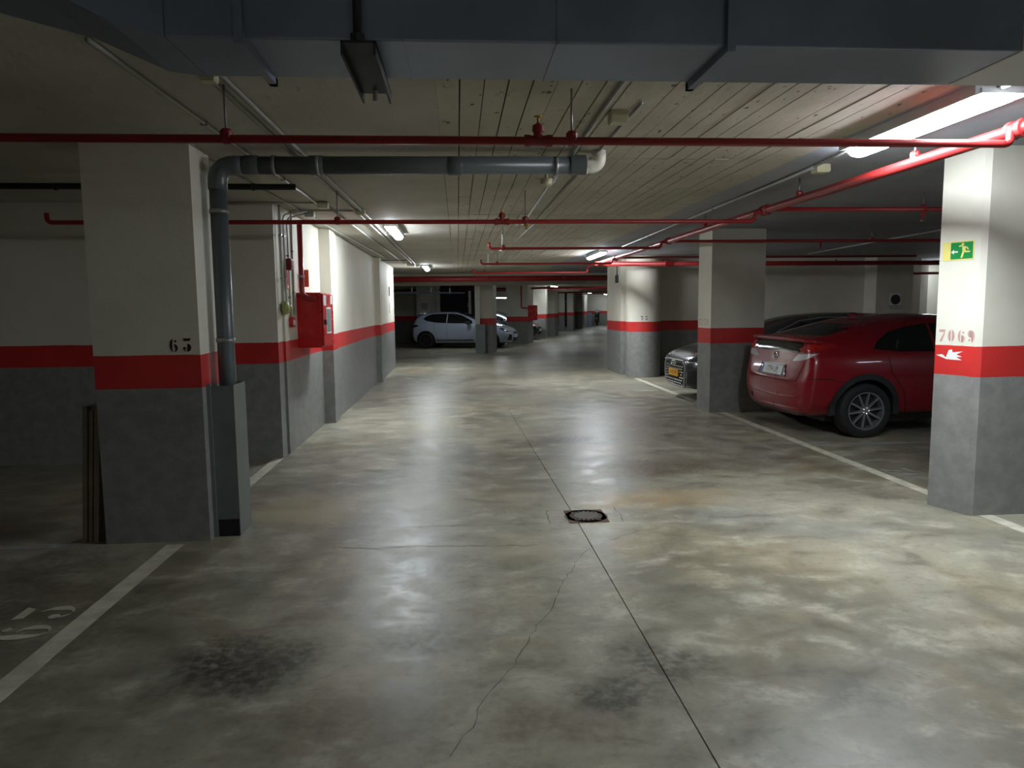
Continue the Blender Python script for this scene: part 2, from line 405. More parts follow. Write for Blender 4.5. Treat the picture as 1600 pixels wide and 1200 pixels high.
dr = thing('floor_drain', 'rusty square drain with round slotted grate set in the aisle floor', 'drain', (0.92, 5.2, 0))
bm = new_bm()
for a in ((.78, 1.07, 5.04, 5.09), (.78, 1.07, 5.31, 5.36), (.78, .83, 5.09, 5.31), (1.02, 1.07, 5.09, 5.31)): box(bm, *a, -.01, .004)
link('drain_frame', bm, 'iron', dr)
link('drain_plate', lathe(new_bm(), [(.16, -.004), (.16, .003), (.118, .003), (.118, .0), (.118, -.004)], (.925, 5.2, .001), (0, 0, 1), 32), 'iron', dr)
link('grate_lid', lathe(new_bm(), [(.092, 0.0), (.092, .006), (.08, .008), (0, .008)], (.925, 5.2, .001), (0, 0, 1), 32), 'ironlid', dr)
link('grate_well', lathe(new_bm(), [(.12, .002), (0, .002)], (.925, 5.2, 0.0), (0, 0, 1), 32), 'black', dr)
proto = None
for k in range(20):
    a = 2 * math.pi * k / 20; c, s = math.cos(a), math.sin(a)
    bm = new_bm(); box(bm, .088, .122, -.008, .008, .002, .0075)
    bmesh.ops.transform(bm, matrix=Matrix.Translation((.925, 5.2, 0)) @ Matrix.Rotation(a, 4, 'Z'), verts=bm.verts)
    link('grate_bar', bm, 'ironlid', dr)

# ------------------------------------------------------------------ ceiling
ceiling = bx('ceiling', -16, 26, -9, 72, CEIL + .02, CEIL + .3, 'backing'); tag(ceiling, 'pitted ribbed concrete ceiling over the aisle', 'ceiling', kind='structure')
bx('ceiling_slab', -16, -0.09, -9, 24, CEIL, CEIL + .02, 'slab', ceiling)
bx('ceiling_slab', 2.30, 2.55, -9, 24, CEIL, CEIL + .02, 'plank', ceiling); bx('ceiling_slab', 2.55, 26, -9, 24, CEIL, CEIL + .02, 'slab_cool', ceiling)
bx('ceiling_slab', -16, 26, 24, 72, CEIL, CEIL + .02, 'slab', ceiling)
rows = [(-9, 2.2), (2.21, 5.43), (5.445, 8.63), (8.645, 11.6), (11.615, 14.9), (14.915, 18.2), (18.215, 24)]
W_PL = 0.1195
for r0, r1 in rows:
    rnd = random.Random(int(r0 * 100))
    for k in range(20):
        x0 = -0.09 + k * W_PL
        gl, gr = rnd.choice((.0012, .0035, .004)), rnd.choice((.001, .0035, .004))
        n = rnd.choice((1, 1, 2)) if r0 > 2 else 1
        cut = [r0, r1] if n == 1 else [r0, r0 + (r1 - r0) * rnd.uniform(.3, .7), r1]
        for a, b in zip(cut, cut[1:]):
            dz = rnd.uniform(0, .004)
            bx('ceiling_plank', x0 + gl, x0 + W_PL - gr, a + .002, b - .002, CEIL + dz, CEIL + .02, 'plank', ceiling)

# ------------------------------------------------------------------ walls and pillars
def wallbox(name, x0, x1, y0, y1, label, z1=CEIL, band=0.0, cat='wall', bev=0.0):
    o = bx(name, x0, x1, y0, y1, 0, z1, 'wall', bev=bev); o['band'] = band
    return tag(o, label, cat, kind='structure')
wallbox('wall_left_bay', -12, -1.86, 7.66, 7.9, 'wall closing the dark left bay behind pillar numbered 63')
wallbox('wall_far_left', -12.3, -12, -9, 7.9, 'end wall of the left parking bays')
wallbox('wall_behind', -12.3, 18, -9.2, -9, 'wall behind the viewpoint')
wallbox('wall_left', -2.2, -1.84, 7.9, 10.0, 'white aisle wall carrying the red hose cabinet')
bpy.data.objects['wall_left'].data.transform(Matrix.Identity(4))
wallbox('wall_left_pier', -2.2, -1.695, 10.0, 10.42, 'shallow pier beyond the red hose cabinet', bev=.004, cat='pier')
wallbox('wall_left_middle', -2.2, -1.73, 10.42, 15.5, 'plain stretch of the left aisle wall beyond the pier')
wallbox('wall_left_pier_far', -2.2, -1.62, 15.5, 15.85, 'narrow shaded pier near the end of the left aisle wall', bev=.004, cat='pier')
wallbox('wall_left_end', -2.6, -1.68, 15.85, 19.5, 'last white stretch of the left aisle wall with small dark marks')
wallbox('wall_left_return', -14, -2.2, 19.2, 19.5, 'return wall closing off the space left of the aisle')
wallbox('wall_right_far', 4.3, 9.55, 16.5, 16.8, 'wall behind the dark grey car between round pillar and poster')
wallbox('wall_right_side', 17.7, 18, -9, 40, 'far side wall of the right hand parking area')
# pillars
def pillar(label, pts, band=0.0, z1=CEIL, group=None, seg_bev=0.0):
    o = link('pillar', prism(new_bm(), pts, 0, z1), 'wall'); o['band'] = band
    return tag(o, label, 'pillar', group, 'structure')
pl = pillar('shaded pillar stencilled 63 with grey pipe and metal guard on its corner', [(-2.38, 4.91), (-1.70, 4.91), (-1.70, 5.28), (-2.38, 5.28)], band=.045)
glyphs('stencilled_number', '63', (-1.895, 4.91, 1.285), (1, 0, 0), (0, 0, 1), 0.088, 'stencil', pl, gap=.98)
pr = pillar('bright pillar with green exit sign and faded 70 69', [(3.70, 4.93), (3.735, 4.905), (4.45, 4.91), (4.45, 5.28), (3.60, 5.22)], band=.02)
_r = Vector((3.70 - 3.60, 4.93 - 5.22, 0)).normalized(); _n = _r.cross(Vector((0, 0, 1)))
def onface(s, z, off=0.0): return Vector((3.60, 5.22, z)) + _r * s + _n * off
glyphs('stencilled_number', '70', onface(.022, 1.268), _r, (0, 0, 1), 0.088, 'fadedstencil', pr, gap=.82)
glyphs('stencilled_number', '69', onface(.172, 1.265), _r, (0, 0, 1), 0.09, 'fadedstencil', pr, gap=.80)
bm = new_bm()
for poly in ([(.01, 1.165), (.06, 1.172), (.09, 1.15), (.12, 1.14), (.10, 1.135), (.03, 1.158)], [(.09, 1.15), (.11, 1.205), (.135, 1.21), (.14, 1.19), (.22, 1.20), (.17, 1.175), (.215, 1.16), (.17, 1.155), (.215, 1.135), (.12, 1.135)]):
    bm.faces.new([bm.verts.new(onface(s, z, .0012)) for s, z in poly])
link('scraped_paint', bm, 'label_white', pr)
pm = pillar('wide pillar between the red car and the dark grey car', [(3.63, 10.2), (4.42, 10.2), (4.42, 10.58), (3.57, 10.58)], band=.01)
_r2 = Vector((.06, -.38, 0)).normalized()
glyphs('stencilled_number', '72', Vector((3.575, 10.55, 1.27)), _r2, (0, 0, 1), 0.09, 'fadedstencil', pm, gap=.8)
glyphs('stencilled_number', '71', Vector((3.60, 10.39, 1.27)), _r2, (0, 0, 1), 0.09, 'fadedstencil', pm, gap=.8)
# round pillar with the block it stands against
pd = thing('pillar', 'round ended pillar beside the dark grey car', 'pillar', (4.1, 15.95, 0), kind='structure')
o = link('shaft', lathe(new_bm(), [(0, 0), (.385, 0), (.385, CEIL), (0, CEIL)], (4.12, 15.93, 0), (0, 0, 1), 40), 'wall', pd, auto=40)
o = bx('block', 3.70, 4.6, 16.3, 17.8, 0, CEIL, 'wall', pd)
for i, ch in enumerate('73'):
    a = R(-112 + i * 14); c = Vector((4.12, 15.93, 1.255)) + Vector((math.cos(a), math.sin(a), 0)) * .386
    glyphs('stencilled_number', ch, c, (-math.sin(a), math.cos(a), 0), (0, 0, 1), .085, 'steel', pd)
pp = wallbox('pillar', 9.55, 10.42, 16.0, 16.8, 'grey pillar carrying the no parking poster behind the red car', cat='pillar')
po = thing('poster', 'small poster with dark disc and red lettering on grey pillar', 'poster', (10.02, 15.995, 1.6))
bx('sheet', 9.88, 10.15, 15.99, 15.998, 1.40, 1.80, 'label_white', po)
link('disc', lathe(new_bm(), [(.115, 0), (.115, .003), (0, .003)], (10.015, 15.99, 1.65), (0, -1, 0), 28), 'steel', po)
lettering('wording', 'PROHIBIDO', (10.015, 15.989, 1.49), (1, 0, 0), (0, 0, 1), .045, 'stencil', po)
lettering('wording', 'APARCAR', (10.015, 15.989, 1.44), (1, 0, 0), (0, 0, 1), .045, 'darkred', po)

# beyond the right hand opening
wallbox('wall_right_room', 10.4, 17.7, 24.0, 24.3, 'pale wall seen through the gap beside the poster pillar')
pillar('pale pillar in the lit gap beside the poster pillar', [(11.0, 17.2), (11.4, 17.2), (11.4, 17.6), (11.0, 17.6)])
pillar('second pale pillar in the lit gap further right', [(12.4, 18.4), (13.4, 18.4), (13.4, 18.8), (12.4, 18.8)])
tag(link('sprinkler_pipe', tube(new_bm(), [(10.6, 17.0, 2.28), (14, 16.6, 2.28)], .03), 'redpipe', smooth=True), 'red pipe crossing the lit gap beside the poster pillar', 'pipe')

# ------------------------------------------------------------------ the far garage, turned 17.4 degrees to the right
A = R(17.4); ud = Vector((math.sin(A), math.cos(A), 0)); vd = Vector((math.cos(A), -math.sin(A), 0))
def far_pts(c, w, d):
    """rectangle with its near right corner at c, width w to the left and depth d away, turned with the far garage"""
    c = Vector((c[0], c[1], 0)); p = [c - vd * w, c, c + ud * d, c - vd * w + ud * d]
    return [(q.x, q.y) for q in p]
fa = pillar('far pillar with metal guard in front of the white car', far_pts((1.22, 25.2), .5, .5), band=-.02)
gf = thing('pipe_guard', 'metal pipe guard on the far pillar beside the white car', 'guard', (.75, 25.0, 0))
bx('front_plate', .60, .93, 24.86, 24.88, 0, 1.0, 'galvguard', gf); bx('side_plate', .60, .62, 24.88, 25.25, 0, 1.0, 'galvguard', gf); bx('side_plate', .91, .93, 24.88, 25.1, 0, 1.0, 'galvguard', gf)
bx('downpipe_panel', .60, .76, 25.05, 25.3, 1.0, CEIL, 'whitepvc', gf)
pillar('far pillar with the second red hose cabinet', far_pts((3.02, 31.3), .95, 1.2), band=-.05)
pillar('far pillar with a white edge beyond the second hose cabinet', far_pts((4.40, 36.2), 1.3, .5))
pillar('cream far pillar after the white edged one', far_pts((5.17, 38.6), .62, 1.2))
pillar('far pillar with a dark pipe down its front', far_pts((7.55, 47.2), .95, .8))
pillar('far pillar just before the bluish panel', far_pts((8.95, 51.8), .8, .8))
pillar('last thin far pillar left of the motor scooter', far_pts((9.85, 55.0), .2, .6))
def farwall(name, c, w, d, label):
    o = link(name, prism(new_bm(), far_pts(c, w, d), 0, CEIL), 'wall'); return tag(o, label, 'wall', kind='structure')
farwall('wall_far_bay', (3.2, 39.0), 14, .2, 'dark wall closing the bays behind the white car')
_c = Vector((-0.45, 33.9, 0))
farwall('wall_far_corner', (-1.55, 33.7), 8, .2, 'grey wall behind the tail of the white car')
farwall('wall_far_end', (22, 57), 24, .3, 'wall at the far end of the garage')
farwall('wall_far_right', (18, 40), .2, 30, 'right side wall of the far garage')
for cx, cy, w, d in ((4.0, 33.2, 1.0, .4), (5.0, 36.0, 1.6, .2), (6.3, 40.5, 1.3, .2), (8.2, 45.2, 1.2, .2)):
    pass
o = bx('panel', 10.02, 10.42, 56.0, 56.1, 0, 1.15, 'bluegrey'); tag(o, 'bluish upright panel near the far motor scooter', 'panel')
fp = thing('downpipe', 'dark downpipe on the front of a far pillar', 'pipe', (7.1, 47.2, 0))
link('pipe', tube(new_bm(), [(7.08, 47.24, .3), (7.08, 47.24, 2.5)], .06), 'black', fp, smooth=True)
link('bracket', lathe(new_bm(), [(.075, 0), (.075, .05)], (7.08, 47.24, 1.9), (0, 0, 1)), 'galv', fp)

# white pier, doorway and notice behind the white car
wallbox('wall_far_pier', -1.85, -0.95, 33.2, 33.5, 'pale pier behind the roof of the white car', cat='pier')
dd = thing('door_1', 'dark doorway in the wall behind the white car', 'doorway', (0.0, 33.6, 0), kind='structure')
bx('door_frame', -0.94, -0.8, 33.3, 33.6, 0, CEIL, 'whitepvc', dd); bx('opening', -0.8, 1.3, 33.75, 33.9, 0, CEIL, 'darkdoor', dd)
nt = thing('notice', 'pale notice board on the pier behind the white car', 'notice', (-1.5, 33.2, 1.6))
bx('sheet', -1.74, -1.28, 33.18, 33.2, 1.35, 2.1, 'whitepvc', nt); bx('print', -1.66, -1.36, 33.172, 33.18, 1.5, 1.8, 'conduit', nt)
ws = thing('post', 'narrow white upright strip above the white car', 'post', (0.62, 31.2, 0))
bx('strip', .50, .62, 33.4, 33.5, 0, 2.35, 'label_white', ws); bx('fixing', .46, .50, 33.42, 33.48, 1.6, 1.8, 'conduit', ws)

# ------------------------------------------------------------------ lamps
def fluorescent(label, x, y0, y1, key, z=CEIL - .055, w=.13, group='tube lamps under the ceiling', rz=0.0):
    t = thing('ceiling_lamp', label, 'lamp', (x, (y0 + y1) / 2, z), rz, group, world=False)
    h = (y1 - y0) / 2
    bm = new_bm(); tw = w / 2 + (.055 if w > .15 else .012)
    pts = [(-tw, .055), (-tw, -.004), (-tw + .012, -.004), (-w / 2, .016), (w / 2, .016), (tw - .012, -.004), (tw, -.004), (tw, .055)]
    V = [[bm.verts.new((px, yy, pz)) for px, pz in pts] for yy in (-h, h)]
    for i in range(len(pts)): k = (i + 1) % len(pts); bm.faces.new((V[0][i], V[0][k], V[1][k], V[1][i]))
    bm.faces.new(V[0]); bm.faces.new(V[1]); link('housing', bm, 'housing', t)
    bm = new_bm(); n = 8
    prof = [(-w / 2 * .96 * math.cos(math.pi * i / n), -.055 * math.sin(math.pi * i / n) ** .7 + .011) for i in range(n + 1)]
    L = [[bm.verts.new((px, yy, pz)) for px, pz in prof] for yy in (-h, h)]
    for i in range(n): bm.faces.new((L[0][i], L[0][i + 1], L[1][i + 1], L[1][i]))
    bm.faces.new(L[0]); bm.faces.new(L[1])
    link('diffuser', bm, emit('lamp_' + key, (.86, .94, 1.0, 1) if key != 'bay' else (.78, .88, 1.0, 1), LAMP[key]), t)
    for s in (-1, 1): bx('end_cap', -w / 2 - .03, w / 2 + .03, s * h - .012, s * h + .012, .004, .03, 'housing', t, .003)
    return t
fluorescent('large bright tube lamp beside the red main pipe near the exit sign pillar', 2.73, 3.55, 4.85, 'near', w=.17)
fluorescent('tube lamp beside the red main pipe before the round pillar', 2.80, 13.9, 15.3, 'mid')
fluorescent('tube lamp over the red hose cabinet wall', -0.83, 9.4, 10.7, 'left')
fluorescent('small looking tube lamp at the end of the left wall', -0.78, 18.2, 19.5, 'left')
farlamps = [((4.75, 35.6), 'far tube lamp nearest the second hose cabinet'), ((7.1, 44.6), 'far tube lamp second along the far aisle'), ((9.9, 54.0), 'far tube lamp third along the far aisle'),
            ((12.0, 58.5), 'far tube lamp last along the far aisle'), ((6.6, 29.5), 'far tube lamp hidden behind the round pillar'), ((9.0, 37.0), 'far tube lamp on the right side of the far aisle'),
            ((-.3, 26.4), 'tube lamp behind the concrete beam in front of the white car'), ((2.9, 27.6), 'tube lamp behind the concrete beam beside the far aisle')]
for (x, y), lab in farlamps: fluorescent(lab, x, y - .6, y + .6, 'hid' if 'beam' in lab else 'far', rz=-A)
t = fluorescent('bright tube lamp between the far pillars above the black car', 2.2, 34.3, 35.5, 'far', z=2.05, rz=R(72), w=.3)
for k, (dx, dy) in enumerate(((-.5, 0), (.5, 0))):
    link('hanger_rod', tube(new_bm(), [(0, dx, .055), (0, dx, CEIL - 2.05)], .008, 6), 'rod', t)
fluorescent('tube lamp lighting the gap beside the poster pillar', 12.2, 16.9, 18.1, 'far')
fluorescent('second tube lamp beyond the poster pillar', 14.5, 20.0, 21.2, 'far')
fluorescent('tube lamp behind the viewpoint on the right', 2.73, -6.2, -4.9, 'back')
fluorescent('added unseen fill lamp behind the viewpoint on the left', -0.83, -7.6, -6.3, 'back')  # out of view, added to lift the dark parts of the aisle
fluorescent('added unseen fill lamp over the right hand bays beside the viewpoint', 9.5, 1.0, 2.3, 'bay')  # added out of frame as cool fill for the right bays
fluorescent('added unseen fill lamp over the right hand bays behind the bright pillar', 10.4, 5.4, 6.7, 'bay')  # second unseen fill, added to brighten the ceiling over the right bays

# ------------------------------------------------------------------ ventilation duct
du = thing('ventilation_duct', 'large galvanised ventilation duct crossing under the ceiling', 'duct', (.5, 2.3, 2.3))
DZ = 2.30
for x0, x1, m_ in ((-0.79, -0.585, 'galv'), (-0.582, 0.798, 'galv'), (0.802, 1.70, 'galv'), (1.704, 6.0, 'housing')):  # rightmost section is paler: lamp spill is put into its colour
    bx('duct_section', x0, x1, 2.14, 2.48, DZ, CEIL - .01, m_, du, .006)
for xs in (-.14, .30): bx('seam', xs - .004, xs + .004, 2.135, 2.482, DZ - .003, CEIL - .02, 'galv', du)
for xs in (-0.585, 0.80):
    bm = new_bm()
    box(bm, xs - .012, xs + .012, 2.115, 2.14, DZ - .022, CEIL); box(bm, xs - .012, xs + .012, 2.14, 2.505, DZ - .022, DZ + .002); box(bm, xs - .012, xs + .012, 2.48, 2.505, DZ - .022, CEIL - .02)
    link('flange', bm, 'galv', du)
# the duct narrows and lifts to the left
bm = new_bm()
secs = [(-0.79, 2.14, 2.48, DZ), (-0.90, 2.05, 2.47, DZ + .01), (-1.10, 1.9, 2.42, DZ + .09), (-1.5, 1.7, 2.28, DZ + .16), (-2.6, 1.4, 1.98, DZ + .18), (-5.0, .9, 1.5, DZ + .18)]
rings = []
for x, ya, yb, zb in secs:
    rings.append([bm.verts.new(v) for v in ((x, ya, zb), (x, yb, zb), (x, yb, CEIL - .01), (x, ya, CEIL - .01))])
for a, b in zip(rings, rings[1:]):
    for j in range(4): bm.faces.new((a[j], a[(j + 1) % 4], b[(j + 1) % 4], b[j]))
bm.faces.new(rings[0]); bm.faces.new(rings[-1])
link('reducer', bm, 'galv', du)
hg = thing('duct_hanger', 'dark steel hanger clip under the ventilation duct', 'hanger', (-.26, 2.3, 2.28))
link('rod', tube(new_bm(), [(-.26, 2.10, DZ - .02), (-.26, 2.10, CEIL)], .012, 8), 'plastic', hg, smooth=True)
bm = new_bm(); box(bm, -.305, -.21, 2.08, 2.55, DZ - .028, DZ - .022); box(bm, -.305, -.298, 2.08, 2.55, DZ - .06, DZ - .022); box(bm, -.217, -.21, 2.08, 2.55, DZ - .06, DZ - .022)
link('channel', bm, 'plastic', hg)
link('nut', lathe(new_bm(), [(.022, 0), (.022, .02), (0, .02)], (-.26, 2.10, DZ - .02), (0, 0, 1), 6), 'steel', hg)
link('rod', tube(new_bm(), [(-.26, 2.52, DZ - .06), (-.26, 2.52, CEIL)], .008, 8), 'rod', hg, smooth=True)

# ------------------------------------------------------------------ sprinkler pipes
def rod(parent, x, y, z): 
    link('hanger_rod', tube(new_bm(), [(x, y, z), (x, y, CEIL)], .006, 6), 'rod', parent, smooth=True)
    link('pipe_clamp', lathe(new_bm(), [(.03, -.018), (.03, .018), (.02, .03), (0, .03)], (x, y, z + .012), (0, 0, 1), 10), 'redfit', parent)
    link('pipe_clamp', lathe(new_bm(), [(.031, -.014), (.031, .014)], (x, y, z), (1, 0, 0), 14), 'redfit', parent, smooth=True)
def head(parent, x, y, z, r, down=False):
    s = -1 if down else 1
    link('tee_fitting', lathe(new_bm(), [(0, -.07), (r * 1.45, -.07), (r * 1.5, -.05), (r * 1.25, -.03), (r * 1.25, .03), (r * 1.5, .05), (r * 1.45, .07), (0, .07)], (x, y, z), (1, 0, 0), 14), 'redfit', parent, auto=40)
    link('tee_fitting', lathe(new_bm(), [(r * 1.2, 0), (r * 1.2, .04), (r * 1.5, .045), (r * 1.4, .075), (r * .6, .085), (r * .3, .09), (0, .09)], (x, y, z), (0, 0, s), 12), 'redfit', parent, auto=40)
    link('sprinkler_head', lathe(new_bm(), [(.006, .085), (.006, .11), (.02, .115), (.022, .12), (0, .121)], (x, y, z), (0, 0, s), 10), 'brass', parent)
def run(label, pts, r, rods=(), heads=(), group=None, rb=.06, mat='redpipe'):
    t = thing('sprinkler_pipe', label, 'pipe', pts[0], group=group)
    link('pipe', tube(new_bm(), bend(pts, rb) if len(pts) > 2 else pts, r, 14), mat, t, smooth=True)
    z = pts[len(pts) // 2][2]
    for x, y, z in rods: rod(t, x, y, z + r * .3)
    for x, y, z in heads[:]: head(t, x, y, z, r)
    return t
def elbow(t, p, r):
    link('elbow', lathe(new_bm(), [(0, -r * 1.6), (r * .9, -r * 1.5), (r * 1.45, -r * .6), (r * 1.45, r * .6), (r * .9, r * 1.5), (0, r * 1.6)], p, (1, 0, .6), 14), 'redfit', t, smooth=True)
MX, MZ = 2.97, 2.46
ma = run('thick red sprinkler main running along the aisle under the ceiling', [(9, 2.85, MZ), (MX, 2.85, MZ), (MX, 15.3, MZ)], .036)
for yy in (4.6, 6.2, 8.6, 12.0):
    rod(ma, MX, yy, MZ + .03)
for yy in (3.73, 6.9, 10.1, 13.5, 15.3):
    link('coupling', lathe(new_bm(), [(.036, -.06), (.05, -.055), (.05, -.025), (.042, -.02), (.042, .02), (.05, .025), (.05, .055), (.036, .06)], (MX, yy, MZ), (0, 1, 0), 16), 'redfit', ma, auto=40)
PZ = 2.385
p1 = run('nearest red pipe crossing the whole aisle below the duct', [(-6, 3.73, PZ), (2.86, 3.73, PZ), (2.93, 3.73, PZ), (2.93, 3.73, 2.47), (MX + .05, 3.73, 2.47)], .0205, [(-1.11, 3.73, PZ), (.59, 3.73, PZ)], [(.42, 3.73, PZ)], rb=.035)
p2 = run('red pipe crossing in front of the hose cabinet wall', [(-3.66, 6.9, 2.44), (-3.66, 6.9, 2.355), (2.87, 6.9, 2.355), (2.87, 6.9, 2.45), (MX, 6.9, 2.45)], .0205, [(-1.09, 6.9, 2.355), (.65, 6.9, 2.355)], [(.43, 6.9, 2.355)], rb=.05)
link('sprinkler_head', lathe(new_bm(), [(.02, 0), (.018, .03), (.008, .035), (.008, .05), (.024, .055), (0, .056)], (.66, 6.9, 2.34), (0, 0, -1), 12), 'brass', p2, smooth=True)
p3 = run('third red cross pipe ending at an upturned elbow over the aisle', [(.45, 10.1, 2.45), (.45, 10.1, 2.365), (2.86, 10.1, 2.365), (2.86, 10.1, 2.45), (MX, 10.1, 2.45)], .019, [(.64, 10.1, 2.365)], rb=.05)
p4 = run('fourth red cross pipe over the aisle before the mid lamp', [(.45, 13.5, 2.44), (.45, 13.5, 2.36), (2.90, 13.5, 2.36), (2.90, 13.5, 2.45), (MX, 13.5, 2.45)], .019, [(.75, 13.5, 2.36)], rb=.05)
p5 = run('bright red cross pipe lit by the mid lamp', [(.37, 16.4, 2.42), (.37, 16.4, 2.335), (2.95, 16.4, 2.335), (2.95, 16.4, 2.45), (MX, 15.6, 2.46), (MX, 15.3, 2.46)], .026, [(.62, 16.4, 2.335)], rb=.05)
p6 = run('widest red pipe crossing the aisle end in front of the beam', [(-6, 22.2, 2.44), (8, 22.2, 2.44)], .085, [(-.9, 22.2, 2.44), (2.5, 22.2, 2.44), (0.2, 22.2, 2.44)])
p7 = run('thin red pipe with a turned end below the widest pipe', [(.45, 21.8, 2.48), (.45, 21.8, 2.37), (4.5, 21.8, 2.37)], .02, [(.9, 21.8, 2.37), (3.2, 21.8, 2.37)], rb=.05)
run('nearest red branch pipe over the right hand bays', [(MX, 6.95, 2.475), (12, 6.95, 2.475)], .021, [(4.6, 6.95, 2.475), (9, 6.95, 2.475)])
run('second red branch pipe crossing in front of the wide pillar', [(MX, 10.05, 2.45), (12, 10.05, 2.45)], .021, [(5.9, 10.05, 2.45)])
run('third red branch pipe over the right hand bays', [(MX, 13.3, 2.45), (8.7, 13.3, 2.45)], .021, [(4.9, 13.3, 2.45)])
p8 = run('thick red pipe passing the round pillar to the right', [(MX, 15.3, 2.455), (13, 15.3, 2.43)], .05, [(6.6, 15.3, 2.45), (8.2, 15.3, 2.45)])
link('coupling', lathe(new_bm(), [(.05, -.09), (.068, -.08), (.068, .08), (.05, .09)], (4.5, 15.3, 2.453), (1, 0, 0), 16), 'redfit', p8, auto=40)
for lab, x, y, z in (('dark sprinkler head under the nearest right branch pipe', 4.6, 6.95, 2.455), ('dark sprinkler head under the second right branch pipe', 5.15, 10.05, 2.43)):
    t = thing('ceiling_sprinkler', lab, 'sprinkler', (x, y, z), group='hanging sprinkler heads')
    link('socket', lathe(new_bm(), [(.03, 0), (.026, -.02), (.012, -.05), (.008, -.09), (0, -.09)], (x, y, z), (0, 0, 1), 12), 'redfit', t, smooth=True)
    link('deflector', lathe(new_bm(), [(.022, -.088), (.022, -.093), (0, -.093)], (x, y, z), (0, 0, 1), 12), 'brass', t)
# riser over the hose cabinet
ri = thing('riser_pipe', 'red riser pipe dropping into the top of the near hose cabinet', 'pipe', (-1.75, 8.45, 1.7))
link('pipe', tube(new_bm(), bend([(-1.765, 8.46, 2.56), (-1.765, 8.46, 1.72), (-1.67, 8.465, 1.67), (-1.61, 8.47, 1.67)], .05), .030, 12), 'redpipe', ri, smooth=True)
link('clamp', lathe(new_bm(), [(.035, -.012), (.035, .012)], (-1.765, 8.46, 1.93), (0, 0, 1), 14), 'rod', ri, smooth=True)

# black pipe in the left bay
bp = thing('drain_pipe', 'black pipe crossing the dark left bay under the ceiling', 'pipe', (-1.25, 6.0, 2.52))
link('pipe', tube(new_bm(), [(-1.27, 6.0, 2.525), (-7, 6.0, 2.535)], .024, 12), 'black', bp, smooth=True)
for xx in (-1.6, -3.1): link('clip', lathe(new_bm(), [(.03, -.01), (.03, .01)], (xx, 6.0, 2.525), (1, 0, 0), 12), 'steel', bp)

# ------------------------------------------------------------------ grey PVC drain pipe and its guard
pv = thing('drain_pipe', 'thick grey plastic drain pipe along the ceiling and down the 63 pillar', 'pipe', (-1.6, 5.15, 0))
PX, PY, PZ2, PR = -1.60, 5.13, 2.525, .060
link('pipe', tube(new_bm(), [(PX + .1, PY, PZ2), (.87, PY, PZ2 + .01)], PR, 20), 'pvc', pv, smooth=True)
link('downpipe', tube(new_bm(), [(PX, PY, PZ2 - .1), (PX, PY, .25)], PR * .95, 20), 'pvc', pv, smooth=True)
link('elbow', tube(new_bm(), bend([(PX, PY, PZ2 - .16), (PX, PY, PZ2), (PX + .17, PY, PZ2)], .12, 8), PR * 1.06, 20), 'pvc', pv, smooth=True)
for xx in (-1.37, -0.94, .0): link('socket', lathe(new_bm(), [(PR, -.05), (PR * 1.07, -.045), (PR * 1.07, .045), (PR, .05)], (xx, PY, PZ2 + .003), (1, 0, 0), 20), 'pvc', pv, smooth=True)
for xx in (-1.22, -0.93, .70): link('pipe_clamp', lathe(new_bm(), [(PR + .003, -.012), (PR + .006, -.012), (PR + .006, .012), (PR + .003, .012)], (xx, PY, PZ2 + .003), (1, 0, 0), 20), 'rod', pv, smooth=True)
for zz in (2.22, 1.35): link('pipe_clamp', lathe(new_bm(), [(PR * .97, -.014), (PR * 1.05, -.014), (PR * 1.05, .014), (PR * .97, .014)], (PX, PY, zz), (0, 0, 1), 20), 'rod', pv, smooth=True)
link('end_coupling', lathe(new_bm(), [(PR, -.06), (PR * 1.12, -.06), (PR * 1.12, .05), (PR * .9, .05), (0, .05)], (.86, PY, PZ2 + .012), (1, 0, 0), 24), 'pvc', pv, auto=40)
link('end_cap', lathe(new_bm(), [(PR * 1.0, 0), (PR * 1.0, .012), (0, .012)], (.91, PY, PZ2 + .012), (1, -.3, 0), 24), 'whitepvc', pv, auto=40)
link('white_elbow', tube(new_bm(), bend([(.915, PY + .03, PZ2 + .01), (1.01, PY + .03, PZ2 + .01), (1.01, PY + .03, CEIL)], .06, 6), PR * .82, 18), 'whitepvc', pv, smooth=True)
pg = thing('pipe_guard', 'tall bent sheet metal guard around the grey pipe at the 63 pillar', 'guard', (-1.6, 5.1, 0))
bx('front_plate', -1.675, -1.525, 5.0, 5.004, 0, 1.045, 'galvguard', pg); bx('side_plate', -1.529, -1.525, 5.004, 5.27, 0, 1.05, 'galvguard', pg)
bx('back_lip', -1.695, -1.529, 5.266, 5.27, 0, 1.05, 'galvguard', pg); bx('wall_lip', -1.70, -1.675, 4.985, 5.004, 0, 1.06, 'galvguard', pg)
bx('bottom_scuff', -1.668, -1.53, 4.998, 5.0, 0, .12, 'black', pg)
# boards leaning by the pillar
for i, (bxx, bw, tz, lab) in enumerate(((-2.555, .03, .93, 'pale board outermost of three leaning on the 63 pillar'), (-2.515, .022, .90, 'darker middle board of three leaning on the 63 pillar'), (-2.485, .035, .925, 'board nearest the 63 pillar of the three leaning')))   :
    bm = new_bm(); L = tz
    box(bm, 0, bw, 0, .30, 0, L, .003)
    for v in bm.verts: v.co.x += v.co.z * (.062 / L if i == 0 else .065 / L if i == 1 else .07 / L)
    o = link('board', bm, 'wood'); o.location = (bxx, 4.95, 0); tag(o, lab, 'board', 'boards leaning on the pillar')

